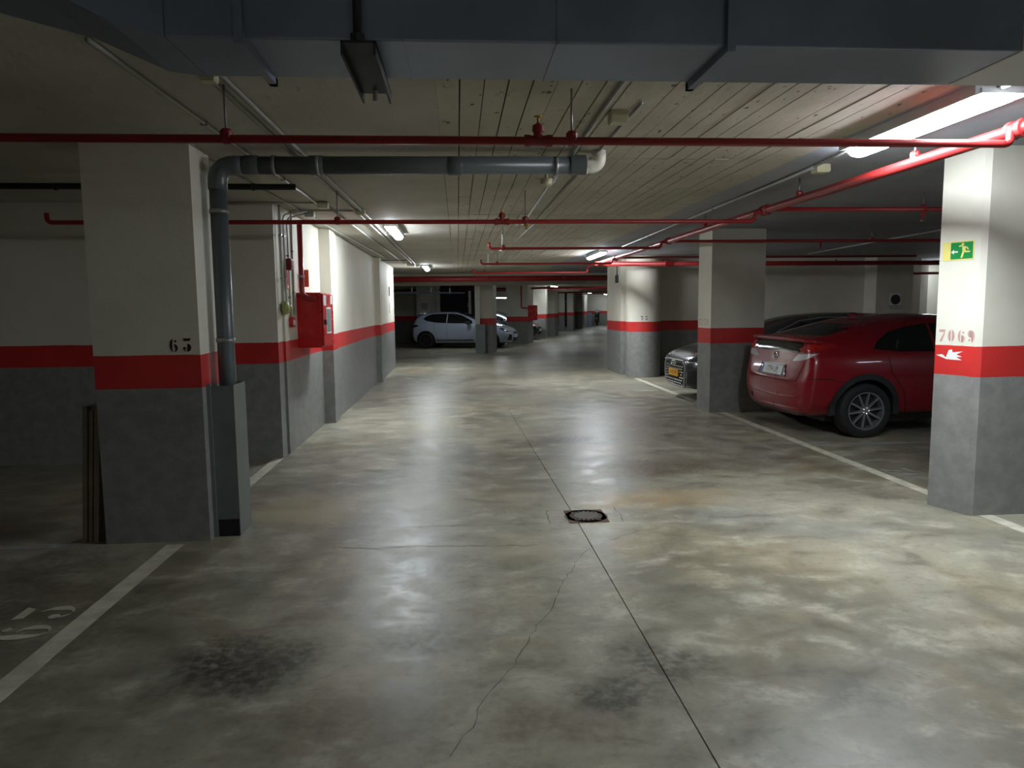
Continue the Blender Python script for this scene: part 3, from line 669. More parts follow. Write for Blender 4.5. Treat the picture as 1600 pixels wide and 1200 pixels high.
# ------------------------------------------------------------------ conduits and junction boxes
def conduit(label, pts, r=.011, clips=(), group='conduits under the ceiling', rb=.05):
    t = thing('conduit', label, 'conduit', pts[0], group=group)
    link('tube', tube(new_bm(), bend(pts, rb) if len(pts) > 2 else pts, r, 8), 'conduit', t, smooth=True)
    for c in clips: bx('clip', c[0] - .02, c[0] + .02, c[1] - .008, c[1] + .008, c[2] - r - .003, c[2] + r, 'rod', t)
    return t
CZ = CEIL - .018
def jbox(label, x, y, z=CEIL - .03, s=.05, mat='jbox', h=.028):
    t = thing('junction_box', label, 'junction box', (x, y, z), group='ceiling junction boxes')
    bx('box', x - s, x + s, y - s, y + s, z - h, z + .03, mat, t, .006); bx('cover', x - s * .88, x + s * .88, y - s * .88, y + s * .88, z - h - .006, z - h, mat, t, .002)
    return t
conduit('grey conduit along the ceiling left of the duct hanger rods', [(-1.44, 3.1, CZ), (-1.40, 7.6, CZ)], .011, [(-1.43, 4.4, CZ), (-1.41, 6.2, CZ)])
conduit('left one of the twin conduits above the hose cabinet wall', [(-1.13, 3.4, CZ), (-1.09, 9.0, CZ), (-1.06, 18.0, CZ)], .011, [(-1.1, 6, CZ)])
conduit('right one of the twin conduits above the hose cabinet wall', [(-1.06, 3.4, CZ), (-1.02, 9.0, CZ), (-1.0, 18.0, CZ)], .013, [(-1.04, 6, CZ)])
conduit('faint conduit over the shaded bay left of the twin pair', [(-1.75, 5.0, CZ), (-1.68, 8.5, CZ), (-1.5, 15.5, CZ)], .009)
conduit('conduit from left lamp along to the wall end', [(-1.33, 7.7, CZ), (-1.25, 17.5, CZ)], .011)
conduit('silver conduit over the middle of the aisle', [(.80, 2.6, CZ), (.86, 9.5, CZ)], .012, [(.83, 4.8, CZ)])
conduit('second silver conduit beside the middle one over the aisle', [(.99, 3.9, CZ), (1.0, 9.5, CZ), (.95, 12, CZ)], .011)
conduit('long silver conduit beside the red main pipe', [(2.80, 5.6, CZ), (2.98, 13.6, CZ)], .014, [(2.85, 8, CZ), (2.92, 11, CZ)])
conduit('conduit linking the near lamp to its junction box', [(2.73, 4.85, CZ), (2.80, 5.6, CZ)], .010)
conduit('bright conduit leading on from the near lamp', [(2.72, 3.55, CZ), (2.69, 2.55, CZ)], .018)
conduit('thin pale conduit slanting over the right bays', [(7.42, 15.0, CZ), (7.0, 9.0, CZ), (6.6, 4.5, CZ)], .012)
conduit('short pale conduit above the nearest right branch', [(5.2, 5.2, CZ), (5.5, 8.2, CZ)], .008)
conduit('upper cross conduit at the corner of the left wall', [(-2.4, 7.55, CZ), (-1.3, 7.55, CZ)], .010)
conduit('lower cross conduit toward the twin conduits', [(-1.80, 8.1, CZ), (-1.05, 8.15, CZ)], .010)
jbox('ivory junction box at the corner of the left wall', -1.34, 7.62); jbox('olive junction box on the twin conduits', -1.04, 8.15)
jbox('grey junction box above the near hose cabinet', -1.62, 8.35, mat='conduit'); jbox('ivory junction box on the ribbed ceiling above nearest red pipe', .92, 4.15, s=.05)
jbox('junction box at the end of the near lamp', 2.86, 5.62, s=.055); jbox('yellowed junction box by the duct end', -1.1, 3.48, s=.035)
jbox('white junction box at the end of the left wall', -1.1, 17.7, s=.09, mat='whitepvc'); jbox('white box beside the far left lamp', -.95, 18.0, s=.05, mat='whitepvc')
sd = thing('smoke_detector', 'round cream smoke detector below the grey drain pipe', 'detector', (.66, 5.3, 2.47))
link('base', lathe(new_bm(), [(0, .17), (.012, .17), (.012, .02), (.045, .02), (.045, 0)], (.66, 5.35, 2.46), (0, 0, 1), 20), 'jbox', sd, auto=40)
link('body', lathe(new_bm(), [(.045, 0), (.042, -.02), (.028, -.032), (0, -.034)], (.66, 5.35, 2.46), (0, 0, 1), 20), 'jbox', sd, auto=40)
for lab, x, y in (('white detector over the aisle below the third cross pipe', .68, 10.9), ('white detector over the aisle by the fourth cross pipe', .62, 14.6)):
    t = thing('smoke_detector', lab, 'detector', (x, y, 2.45), group='aisle smoke detectors')
    link('base', lathe(new_bm(), [(0, .2), (.01, .2), (.01, .0), (.05, 0), (.05, -.02)], (x, y, 2.44), (0, 0, 1), 16), 'whitepvc', t, auto=40)
    link('body', lathe(new_bm(), [(.05, -.02), (.045, -.045), (0, -.06)], (x, y, 2.44), (0, 0, 1), 16), 'whitepvc', t, auto=40)

# ------------------------------------------------------------------ left wall fittings (wall face x = -1.84)
WX = -1.84
def wallconduit(label, y, z0, z1, r=.009, top=None):
    pts = [(WX + .014, y, z0), (WX + .014, y, z1)]
    t = thing('conduit', label, 'conduit', (WX, y, z0), group='conduits down the left wall')
    link('tube', tube(new_bm(), bend(pts + ([top] if top else []), .06), r, 8), 'conduit', t, smooth=True)
    for zz in (z0 + .25, z0 + .7): bx('clip', WX, WX + .028, y - .02, y + .02, zz - .008, zz + .008, 'rod', t)
wallconduit('first wall conduit at the corner of the left wall', 7.80, 1.63, CEIL)
wallconduit('second wall conduit, down to the yellow green bell', 7.95, 1.63, 2.56, top=(-1.60, 8.1, 2.61))
wallconduit('third wall conduit through the siren to the call point', 8.12, 1.44, 2.54, top=(-1.66, 8.3, 2.61))
wallconduit('fourth wall conduit beside the red riser pipe', 8.33, 1.50, CEIL)
be = thing('alarm_bell', 'round yellow green alarm bell on the left wall', 'bell', (WX, 7.88, 1.58))
link('gong', lathe(new_bm(), [(.068, 0), (.07, .03), (.055, .055), (.02, .065), (0, .066)], (WX, 7.86, 1.575), (1, 0, 0), 24), 'bell', be, smooth=True)
link('back_box', lathe(new_bm(), [(.04, 0), (.045, .04), (.03, .06), (0, .06)], (WX, 8.0, 1.57), (1, 0, 0), 16), 'bell', be, smooth=True)
si = thing('siren', 'dark red siren box high on the left wall', 'siren', (WX, 8.12, 2.05)); bx('body', WX, WX + .06, 8.05, 8.18, 1.985, 2.105, 'darkred', si, .008); bx('grille', WX + .06, WX + .066, 8.07, 8.16, 2.005, 2.085, 'darkred', si, .002)
cp = thing('call_point', 'red fire call point above the red stripe on the left wall', 'call point', (WX, 8.15, 1.42)); bx('body', WX, WX + .045, 8.09, 8.20, 1.365, 1.475, 'redcab', cp, .006); bx('glass', WX + .045, WX + .048, 8.115, 8.175, 1.39, 1.44, 'label_white', cp)
sg = thing('sign', 'orange red fire sign between the wall conduits', 'sign', (WX, 8.0, 1.87)); bx('sheet', WX + .02, WX + .024, 7.97, 8.06, 1.77, 1.98, 'orange', sg); bx('picture', WX + .024, WX + .0255, 7.985, 8.045, 1.83, 1.95, 'redcab', sg); bx('caption', WX + .024, WX + .0255, 7.985, 8.045, 1.79, 1.815, 'label_white', sg)
s2 = thing('sign', 'orange sign edge on beside the red riser pipe', 'sign', (WX, 8.55, 1.95)); bx('sheet', WX, WX + .10, 8.74, 8.745, 1.82, 2.02, 'orange', s2); bx('bracket', WX, WX + .01, 8.73, 8.755, 1.8, 2.04, 'rod', s2)
hc = thing('hose_cabinet', 'near red fire hose cabinet on the left aisle wall', 'cabinet', (WX, 8.85, 1.1))
bx('body', WX, -1.565, 8.50, 9.20, 1.115, 1.75, 'redcab', hc, .008)
dor = bx('door', -1.563, -1.545, 8.515, 9.185, 1.13, 1.735, 'redcab', hc, .004)
def sub(name, parent, *a):
    o = bx(name, *a); o.parent = parent; o.location = (0, 0, 0); return o
bx('window_frame', -1.545, -1.541, 8.70, 9.0, 1.27, 1.58, 'label_white', hc); bx('window', -1.541, -1.5395, 8.72, 8.98, 1.29, 1.56, 'glasspane', hc)
bx('label', -1.545, -1.5435, 8.55, 8.72, 1.60, 1.72, 'label_white', hc); bx('label', -1.545, -1.5435, 9.0, 9.13, 1.62, 1.72, 'label_white', hc); bx('handle', -1.545, -1.52, 8.56, 8.60, 1.38, 1.44, 'steel', hc, .003)
h2 = thing('hose_cabinet', 'far red fire hose cabinet on the pillar past the white car', 'cabinet', (3.2, 31.4, 1.1))
bm = new_bm(); box(bm, 0, .28, 0, .7, 1.0, 1.66, .01); bmesh.ops.transform(bm, matrix=Matrix.Translation((3.03, 31.35, 0)) @ Matrix.Rotation(-A, 4, 'Z'), verts=bm.verts); link('body', bm, 'redcab', h2)
bm = new_bm(); box(bm, .28, .295, .02, .68, 1.02, 1.64, .004); bmesh.ops.transform(bm, matrix=Matrix.Translation((3.03, 31.35, 0)) @ Matrix.Rotation(-A, 4, 'Z'), verts=bm.verts); link('door', bm, 'redcab', h2)
link('feed_pipe', tube(new_bm(), bend([(2.75, 31.32, 2.5), (2.75, 31.32, 1.55), (3.06, 31.22, 1.53)], .06), .028, 10), 'redpipe', h2, smooth=True)
ma2 = thing('sign', 'small dark mark plates on the end of the left wall', 'sign', (-1.68, 18, 1.9)); bx('plate', -1.68, -1.674, 18.1, 18.35, 1.88, 2.1, 'steel', ma2); bx('lower_plate', -1.68, -1.676, 18.15, 18.3, 1.45, 1.72, 'conduit', ma2)
sw = thing('conduit', 'conduit with a round switch on the far left pier', 'conduit', (-1.62, 15.9, 1.8)); link('tube', tube(new_bm(), bend([(-1.665, 15.95, 1.85), (-1.665, 15.95, 2.6), (-1.1, 16.3, 2.62)], .05), .009, 8), 'steel', sw, smooth=True); link('switch', lathe(new_bm(), [(.05, 0), (.05, .05), (0, .055)], (-1.68, 15.95, 1.82), (1, 0, 0), 16), 'conduit', sw)
s3 = thing('switch', 'small switch box on the block beside the round pillar', 'switch', (3.7, 16.6, 2.2)); bx('box', 3.66, 3.70, 16.55, 16.75, 2.1, 2.28, 'steel', s3, .005); link('tube', tube(new_bm(), [(3.685, 16.65, 2.28), (3.685, 16.65, CEIL)], .012, 8), 'steel', s3)

# ------------------------------------------------------------------ exit sign on the bright pillar
es = thing('exit_sign', 'green emergency exit sign with running figure on bright pillar', 'sign', tuple(onface(.12, 1.9)))
SS0, SS1, SZ0, SZ1 = .025, .262, 1.862, 1.998
def facebox(name, s0, s1, z0, z1, o0, o1, mat, par):
    bm = new_bm(); c = [onface(s, z, o) for o in (o0, o1) for s, z in ((s0, z0), (s1, z0), (s1, z1), (s0, z1))]
    v = [bm.verts.new(p) for p in c]
    for f in ((3, 2, 1, 0), (4, 5, 6, 7), (0, 1, 5, 4), (1, 2, 6, 5), (2, 3, 7, 6), (3, 0, 4, 7)): bm.faces.new([v[i] for i in f])
    return link(name, bm, mat, par)
facebox('sheet', SS0, SS1, SZ0, SZ1, .0, .003, 'glow', es)
facebox('green_field', SS0 + .062, SS1 - .008, SZ0 + .008, SZ1 - .008, .003, .0036, 'green', es)
facebox('door_panel', SS0 + .008, SS0 + .052, SZ0 + .008, SZ1 - .008, .003, .0036, 'glow', es)
bm = new_bm()
fs, fz = SS0 + .165, SZ0 + .066
for poly in (blob((fs - .012, fz + .046), .010, 12), [(fs - .018, fz + .034), (fs + .008, fz + .030), (fs + .012, fz - .006), (fs - .012, fz - .008)],
             [(fs - .012, fz - .004), (fs + .004, fz - .004), (fs - .012, fz - .05), (fs - .026, fz - .05)], [(fs - .002, fz - .004), (fs + .012, fz - .002), (fs + .045, fz - .004), (fs + .045, fz - .013), (fs + .01, fz - .014)],
             [(fs - .016, fz + .033), (fs - .04, fz + .028), (fs - .042, fz + .036), (fs - .018, fz + .042)], [(fs + .004, fz + .032), (fs + .026, fz + .024), (fs + .034, fz + .006), (fs + .026, fz + .004), (fs + .018, fz + .018), (fs + .004, fz + .022)]):
    bm.faces.new([bm.verts.new(onface(s, z, .0042)) for s, z in poly])
link('running_figure', bm, 'glow', es)
bm = new_bm()
for poly in ([(SS0 + .066, fz - .006), (SS0 + .088, fz + .012), (SS0 + .088, fz - .024)], [(SS0 + .088, fz - .001), (SS0 + .118, fz - .001), (SS0 + .118, fz - .011), (SS0 + .088, fz - .011)]):
    bm.faces.new([bm.verts.new(onface(s, z, .0042)) for s, z in poly])
link('arrow', bm, 'label_white', es)

# ------------------------------------------------------------------ beam and cable trays in the far garage
bxx = bx('ceiling_beam', -14, 18, 23.2, 24.2, 2.30, CEIL, 'slab'); tag(bxx, 'shaded concrete beam across the end of the near aisle', 'beam', kind='structure')
ct = thing('cable_tray', 'silver cable tray hanging above the white car', 'cable tray', (-2, 29, 2.2))
for (a, b, z) in (((-4.0, 28.8), (.3, 29.6), 2.20), ((-4.0, 29.3), (.3, 30.1), 2.20)):
    link('rail', tube(new_bm(), [(a[0], a[1], z), (b[0], b[1], z - .02)], .03, 6), 'galv', ct)
for k in range(5):
    x = -3.3 + k * .75; y = 28.85 + (x + 4) * .186
    bm = new_bm(); box(bm, x - .02, x + .02, y - .05, y + .6, 2.14, 2.17); box(bm, x - .02, x + .02, y - .05, y - .02, 2.14, 2.36); link('bracket', bm, 'label_white', ct)
    link('hanger_rod', tube(new_bm(), [(x, y - .035, 2.35), (x, y - .035, CEIL)], .01, 6), 'rod', ct)
for k, (z, off, c) in enumerate(((2.53, 0, 'redpipe'), (2.40, 4.5, 'redpipe'), (2.44, 9.5, 'redpipe'), (2.40, 15, 'redpipe'), (2.42, 21, 'redpipe'))):
    c0 = Vector((.9, 26.5, z)) + ud * (off + 1.5); a = c0 - vd * 7; b = c0 + vd * 14
    tt = thing('sprinkler_pipe', ['first', 'second', 'third', 'fourth', 'last'][k] + ' red cross pipe counted along the far garage', 'pipe', tuple(a), group='red pipes of the far garage')
    link('pipe', tube(new_bm(), [a, b], .04 if k % 2 else .03, 10), 'redpipe', tt, smooth=True); rod(tt, *(c0 + vd * 1.0)); rod(tt, *(c0 + vd * 4.0))
for k, (off, side) in enumerate(((9, 1.2), (14, 1.0))):
    c0 = Vector((2.4, 31.0, 2.45)) + ud * (off - 6.5)
    tt = thing('conduit', ['curved white conduit over the second hose cabinet', 'second curved white conduit in the far garage'][k], 'conduit', tuple(c0), group='white conduits of the far garage')
    link('tube', tube(new_bm(), bend([c0 + vd * -.6, c0 + vd * 1.1, c0 + vd * 1.5 + ud * 2.0], .5), .05, 8), 'whitepvc', tt, smooth=True)
    bx('clip', c0.x - .05, c0.x + .05, c0.y - .05, c0.y + .05, 2.45, CEIL, 'rod', tt)
#CARS
# ------------------------------------------------------------------ cars (own space: x from tail 0 to nose, y left, z up)
def loft_body(st):
    """closed body shell: cross sections along the car, mirrored, smoothed; returns a mesh-space bmesh"""
    def half(s):
        x, zb, ws, wm, zm, wsh, zsh, wt, zt, cr = s
        p = [(0, zb), (ws * .7, zb), (ws, zb + .05), (wm, zm), ((wm + wsh) / 2 + .008, (zm + zsh) / 2 + .02), (wsh, zsh)]
        q0, q1 = Vector((wsh, zsh)), Vector((wt, zt - cr))
        for t, b in ((.14, 0), (.55, .025), (.9, .015)):
            q = q0.lerp(q1, t); p.append((q.x + b * min(1, (zt - zsh) / .35), q.y))
        p += [(wt * .93, zt - cr * .55), (wt * .5, zt - cr * .12), (0, zt)]
        return p
    bm = new_bm(); rings = []
    for s in st:
        h = half(s); x = s[0]
        ring = [(y, z) for y, z in h] + [(-y, z) for y, z in h[-2:0:-1]]
        rings.append([bm.verts.new((x, y, z)) for y, z in ring])
    n = len(rings[0])
    for a, b in zip(rings, rings[1:]):
        for j in range(n): bm.faces.new((a[j], a[(j + 1) % n], b[(j + 1) % n], b[j]))
    for rg in (rings[0], rings[-1]):       # cap as a strip of quads across
        k = n // 2
        for j in range(k):
            i0, i1, j0, j1 = j, j + 1, (n - j) % n, n - j - 1
            vs = [rg[i0], rg[i1], rg[j1], rg[j0]]
            vs = [v for q, v in enumerate(vs) if v not in vs[:q]]
            if len(vs) >= 3: bm.faces.new(vs)
    bmesh.ops.recalc_face_normals(bm, faces=bm.faces)
    return bm
def subdivide(bm, levels, name='tmp'):
    me = bpy.data.meshes.new(name); bm.to_mesh(me); bm.free()
    o = bpy.data.objects.new(name, me); COL.objects.link(o)
    m = o.modifiers.new('s', 'SUBSURF'); m.levels = levels; m.render_levels = levels
    dg = bpy.context.evaluated_depsgraph_get(); me2 = bpy.data.meshes.new_from_object(o.evaluated_get(dg))
    bpy.data.objects.remove(o); bpy.data.meshes.remove(me)
    return me2
def cut(me, cutters):
    me.materials.clear(); me.materials.append(None); me.materials.append(None)
    o = bpy.data.objects.new('tmp', me); COL.objects.link(o); cs = []
    for bm in cutters:
        bmesh.ops.recalc_face_normals(bm, faces=bm.faces)
        cm = bpy.data.meshes.new('cut'); bm.to_mesh(cm); bm.free()
        cm.materials.append(None); cm.materials.append(None)
        for p in cm.polygons: p.material_index = 1
        c = bpy.data.objects.new('cut', cm); COL.objects.link(c); cs.append(c)
        m = o.modifiers.new('b', 'BOOLEAN'); m.operation = 'DIFFERENCE'; m.object = c; m.solver = 'EXACT'
    dg = bpy.context.evaluated_depsgraph_get(); dg.update()
    me2 = bpy.data.meshes.new_from_object(o.evaluated_get(dg))
    for c in cs: bpy.data.objects.remove(c)
    bpy.data.objects.remove(o)
    return me2
DIRS = {'side': lambda s: (Vector((0, s, 0)), lambda u, v: Vector((u, s * 3, v))), 'rear': lambda s: (Vector((-1, 0, 0)), lambda u, v: Vector((-3, u, v))),
        'front': lambda s: (Vector((1, 0, 0)), lambda u, v: Vector((9, u, v))), 'top': lambda s: (Vector((0, 0, 1)), lambda u, v: Vector((u, v, 4))),
        'rq': lambda s: (Vector((-.80, .60 * s, 0)), None)}
class Car:
    def __init__(c, name, label, paint, st, wheels, wr, loc, ang, group=None, halfw=.86, levels=2):
        c.root = thing(name, label, 'car', loc, ang, group, world=False); c.st = st; c.paint = paint; c.L = st[-1][0]; c.wr = wr; c.wheels = wheels; c.hw = halfw
        me = subdivide(loft_body(st), levels)
        b = bmesh.new(); b.from_mesh(me); c.bvh = BVHTree.FromBMesh(b); b.free()
        cutters = []
        for wx in wheels:
            for s in (-1, 1):
                k = bmesh.new(); lathe(k, [(0, 0), (wr * 1.17, 0), (wr * 1.17, .30), (0, .30)], (wx, s * (halfw + .06), wr * 1.02), (0, -s, 0), 28); cutters.append(k)
        me = cut(me, cutters)
        me.materials.clear(); me.materials.append(M[paint]); me.materials.append(M['plastic'])
        for p in me.polygons:       # wheel housings are black inside
            p.material_index = 0
            for wx in wheels:
                d = Vector((p.center.x - wx, 0, p.center.z - wr * 1.02))
                if d.length < wr * 1.185 and (abs(p.normal.y) < .5 or abs(p.center.y) < halfw - .15): p.material_index = 1
        me.shade_smooth()
        try: me.set_sharp_from_angle(angle=R(40))
        except Exception: pass
        c.body = bpy.data.objects.new('body', me); COL.objects.link(c.body); c.body.parent = c.root
    def proj(c, u, v, view, s=1):
        if view == 'rq':         # rear quarter: u runs around the corner
            d = Vector((-.75, .66 * s, 0)); t = Vector((.66, .75 * s, 0)); o = Vector((.45, .45 * s, v)) + t * u + d * 4
        else:
            d, f = DIRS[view](s); o = f(u, v)
        hit = c.bvh.ray_cast(o, -d)
        return (hit[0], d) if hit[0] is not None else (None, d)
    def patch(c, name, poly, view, mat, s=1, off=.004, step=.05, parent=None, depth=.03):
        pts = [Vector(p) for p in poly]; P = []
        for a, b in zip(pts, pts[1:] + pts[:1]):
            n = max(1, int((b - a).length / step))
            for i in range(n): P.append(a.lerp(b, i / n))
        nb = len(P)
        x0, x1 = min(p.x for p in P), max(p.x for p in P); y0, y1 = min(p.y for p in P), max(p.y for p in P)
        y = y0 + step / 2
        while y < y1:
            x = x0 + step / 2
            while x < x1: P.append(Vector((x, y))); x += step
            y += step
        vs, es, fs, ov, oe, of = delaunay_2d_cdt(P, [], [list(range(nb))], 1, 1e-5)
        bm = new_bm(); V = []
        for p in vs:
            h, d = c.proj(p.x, p.y, view, s)
            V.append(bm.verts.new(h + d * off) if h is not None else None)
        F = []
        for f in fs:
            q = [V[i] for i in f]
            if all(q) and len(set(q)) == len(q):
                try: F.append(bm.faces.new(q))
                except ValueError: pass
        for v in [v for v in bm.verts if not v.link_faces]: bm.verts.remove(v)
        if not F: bm.free(); return None
        d = c.proj(pts[0].x, pts[0].y, view, s)[1]
        edges = [e for e in bm.edges if len(e.link_faces) == 1]
        r = bmesh.ops.extrude_edge_only(bm, edges=edges)
        for v in [g for g in r['geom'] if isinstance(g, bmesh.types.BMVert)]: v.co -= d * (off + depth)
        o = link(name, bm, mat, parent or c.root, auto=50); o.location = (0, 0, 0)
        return o
    def line(c, name, pts, view, mat='seam', s=1, w=.006, off=.0015, rad=None, parent=None):
        P = [Vector(p) for p in pts]; Q = []
        for a, b in zip(P, P[1:]):
            n = max(1, int((b - a).length / .04))
            for i in range(n): Q.append(a.lerp(b, i / n))
        Q.append(P[-1]); W = []
        for q in Q:
            h, d = c.proj(q.x, q.y, view, s)
            if h is not None: W.append(h + d * off)
        if len(W) < 2: return None
        o = link(name, tube(new_bm(), W, rad or w * .6, 6), mat, parent or c.root, smooth=True); o.location = (0, 0, 0)
        return o
    def wheel(c, wx, s, rim='alloy', spokes=10, cap=None):
        r = c.wr; o = Vector((wx, s * (c.hw - .012), r)); ax = Vector((0, s, 0))
        ty = link('wheel', lathe(new_bm(), [(r * .66, -.19), (r * .93, -.205), (r, -.185), (r, -.02), (r * .955, .0), (r * .82, .008), (r * .70, .0), (r * .66, -.02)], o, ax, 40), 'rubber', c.root, smooth=True)
        ty.location = (0, 0, 0)
        x = link('rim', lathe(new_bm(), [(r * .69, 0), (r * .70, .004), (r * .66, .004), (r * .635, -.012), (r * .61, -.10), (0, -.12)], o, ax, 40), rim, ty, auto=40); x.location = (0, 0, 0)
        x = link('brake_disc', lathe(new_bm(), [(r * .605, -.115), (r * .60, -.07), (0, -.07)], o, ax, 28), 'plastic', ty); x.location = (0, 0, 0)
        x = link('hub', lathe(new_bm(), [(r * .17, -.08), (r * .16, -.015), (r * .1, -.008), (0, -.008)], o, ax, 20), rim, ty, auto=40); x.location = (0, 0, 0)
        for k in range(spokes):
            bm = new_bm(); L0, L1 = r * .12, r * .65; w0, w1 = r * .055, r * .045
            vs = [bm.verts.new(v) for v in ((L0, -w0, -.03), (L1, -w1, -.018), (L1, w1, -.018), (L0, w0, -.03), (L0, -w0 * .6, -.008), (L1, -w1 * .6, .0), (L1, w1 * .6, .0), (L0, w0 * .6, -.008))]
            for f in ((3, 2, 1, 0), (4, 5, 6, 7), (0, 1, 5, 4), (1, 2, 6, 5), (2, 3, 7, 6), (3, 0, 4, 7)): bm.faces.new([vs[i] for i in f])
            a = 2 * math.pi * (k + .22) / spokes; ex = Vector((math.cos(a), 0, math.sin(a))); ey = ax.cross(ex)
            m = Matrix((ex, ey, ax)).transposed().to_4x4(); m.translation = o
            bm.transform(m); x = link('spoke', bm, rim, ty); x.location = (0, 0, 0)
        for k in range(5):
            a = 2 * math.pi * k / 5; x = link('wheel_nut', lathe(new_bm(), [(.009, -.012), (.009, .0), (0, .002)], o + Vector((math.cos(a), 0, math.sin(a))) * r * .105, ax, 6), 'chrome', ty); x.location = (0, 0, 0)
        return ty
    def arch_trim(c, wx, s, r0, r1, mat='plastic', off=.012, a0=-8, a1=188):
        n = 28; bm = new_bm(); A_, B_, C_ = [], [], []
        for i in range(n + 1):
            a = R(a0 + (a1 - a0) * i / n); row = []
            for r in (r0, r1):
                u, v = wx + r * math.cos(a), c.wr * 1.02 + r * math.sin(a)
                h, d = c.proj(u, max(v, .26), 'side', s); y = (abs(h.y) if h is not None else c.hw * .96)
                y = max(y, c.hw * .93)
                row.append(Vector((u, s * (y + off), max(v, .2))))
            A_.append(bm.verts.new(row[0])); B_.append(bm.verts.new(row[1])); C_.append((bm.verts.new(row[0] - Vector((0, s * .07, 0))), bm.verts.new(row[1] - Vector((0, s * .05, 0)))))
        for i in range(n):
            bm.faces.new((A_[i], A_[i + 1], B_[i + 1], B_[i])); bm.faces.new((A_[i + 1], A_[i], C_[i][0], C_[i + 1][0])); bm.faces.new((B_[i], B_[i + 1], C_[i + 1][1], C_[i][1]))
        o = link('wheel_arch_trim', bm, mat, c.root, auto=50); o.location = (0, 0, 0); return o
    def place(c, o, parent=None):
        o.parent = parent or c.root; o.location = (0, 0, 0); return o
    def mirror(c, x, z, s, mat=None):
        bm = new_bm(); box(bm, -.07, .07, -.11, .11, -.065, .065, .03)
        for v in bm.verts: v.co.y *= 1 - .25 * (v.co.x > 0)
        bm.transform(Matrix.Translation((x, s * (c.hw + .10), z))); o = link('door_mirror', bm, mat or c.paint, c.root, auto=50); o.location = (0, 0, 0)
        bm = new_bm(); box(bm, x - .074, x - .070, s * (c.hw + .10) - .09, s * (c.hw + .10) + .09, z - .05, z + .05); g_ = link('mirror_glass', bm, 'chrome', o); g_.location = (0, 0, 0)
        bm = new_bm(); tube(bm, [(x, s * (c.hw - .12), z - .05), (x, s * (c.hw + .04), z - .03)], .025, 8); g_ = link('mirror_foot', bm, 'plastic', o); g_.location = (0, 0, 0)
    def underside(c):
        o = bx('underbody', .35, c.L - .35, -.62, .62, .17, .34, 'plastic', c.root, .03); o.location = (0, 0, 0)
        for wx in c.wheels:
            q = link('axle', tube(new_bm(), [(wx, -c.hw + .1, c.wr), (wx, c.hw - .1, c.wr)], .035, 10), 'plastic', c.root, smooth=True); q.location = (0, 0, 0)
    def plate(c, view, x, z, w, h, text, mat, y=0.0, tilt=0.0, blue=True):
        sx = -1 if view == 'rear' else 1
        right = Vector((0, -1 if sx < 0 else 1, 0)); right = Vector((0, -1, 0)) if sx < 0 else Vector((0, 1, 0)); up = Vector((sx * -math.sin(tilt), 0, math.cos(tilt)))
        n = right.cross(up); o = Vector((x, y, z)); bm = new_bm()
        v = [bm.verts.new(o + right * a * w / 2 + up * b * h / 2 + n * k) for k in (-.012, .004) for a, b in ((-1, -1), (1, -1), (1, 1), (-1, 1))]
        for f in ((3, 2, 1, 0), (4, 5, 6, 7), (0, 1, 5, 4), (1, 2, 6, 5), (2, 3, 7, 6), (3, 0, 4, 7)): bm.faces.new([v[i] for i in f])
        p = c.place(link('number_plate', bm, mat))
        q = c.place(lettering('plate_lettering', text, o + right * (.02 if blue else 0), right, up, h * .62, 'plate_ink', None, off=.0055, width=.82), p)
        if blue:
            bm = new_bm(); bm.faces.new([bm.verts.new(o + right * a + up * b + n * .0048) for a, b in ((-w / 2, -h / 2), (-w / 2 + .04, -h / 2), (-w / 2 + .04, h / 2), (-w / 2, h / 2))])
            c.place(link('plate_band', bm, 'plate_blue'), p)
        return p

# --- red hatchback, tail towards the aisle
ST_RED = [  # x, z floor, sill, widest, its z, shoulder, its z, rail, roof z, crown
    (0.00, .40, .46, .54, .52, .52, .60, .42, .66, .01), (0.025, .30, .62, .72, .50, .70, .64, .60, .71, .01), (0.07, .25, .70, .80, .50, .775, .72, .68, .86, .02), (0.10, .23, .74, .835, .52, .80, .80, .70, 1.04, .02),
    (0.13, .22, .76, .85, .54, .82, .88, .71, 1.135, .02), (0.19, .22, .775, .862, .56, .835, .93, .70, 1.165, .03), (0.38, .22, .79, .878, .60, .85, .96, .655, 1.215, .05), (0.62, .21, .80, .885, .62, .852, .97, .625, 1.285, .06), (0.90, .20, .80, .885, .62, .847, .97, .60, 1.365, .07),
    (1.20, .19, .80, .88, .60, .84, .965, .585, 1.41, .07), (1.60, .19, .80, .875, .60, .835, .955, .58, 1.438, .07), (2.10, .19, .80, .875, .60, .835, .945, .58, 1.43, .07), (2.50, .19, .80, .875, .60, .835, .94, .59, 1.375, .07),
    (2.90, .19, .80, .878, .60, .835, .93, .63, 1.19, .05), (3.22, .19, .80, .882, .60, .83, .91, .70, 1.02, .03), (3.60, .19, .80, .88, .58, .81, .86, .70, .94, .03), (3.95, .20, .76, .85, .54, .76, .76, .64, .84, .03), (4.17, .22, .66, .76, .50, .68, .66, .56, .72, .02), (4.27, .28, .54, .62, .48, .56, .58, .46, .62, .01), (4.30, .36, .42, .48, .48, .44, .54, .36, .56, .01)]
red = Car('red_hatchback', 'red hatchback parked tail out between the two right pillars', 'car_red', ST_RED, (.76, 3.365), .318, (3.90, 8.80, 0), R(2.5), halfw=.875)
red.underside()
for wx in (.76, 3.365):
    for s in (-1, 1):
        red.wheel(wx, s); red.arch_trim(wx, s, .362, .43)
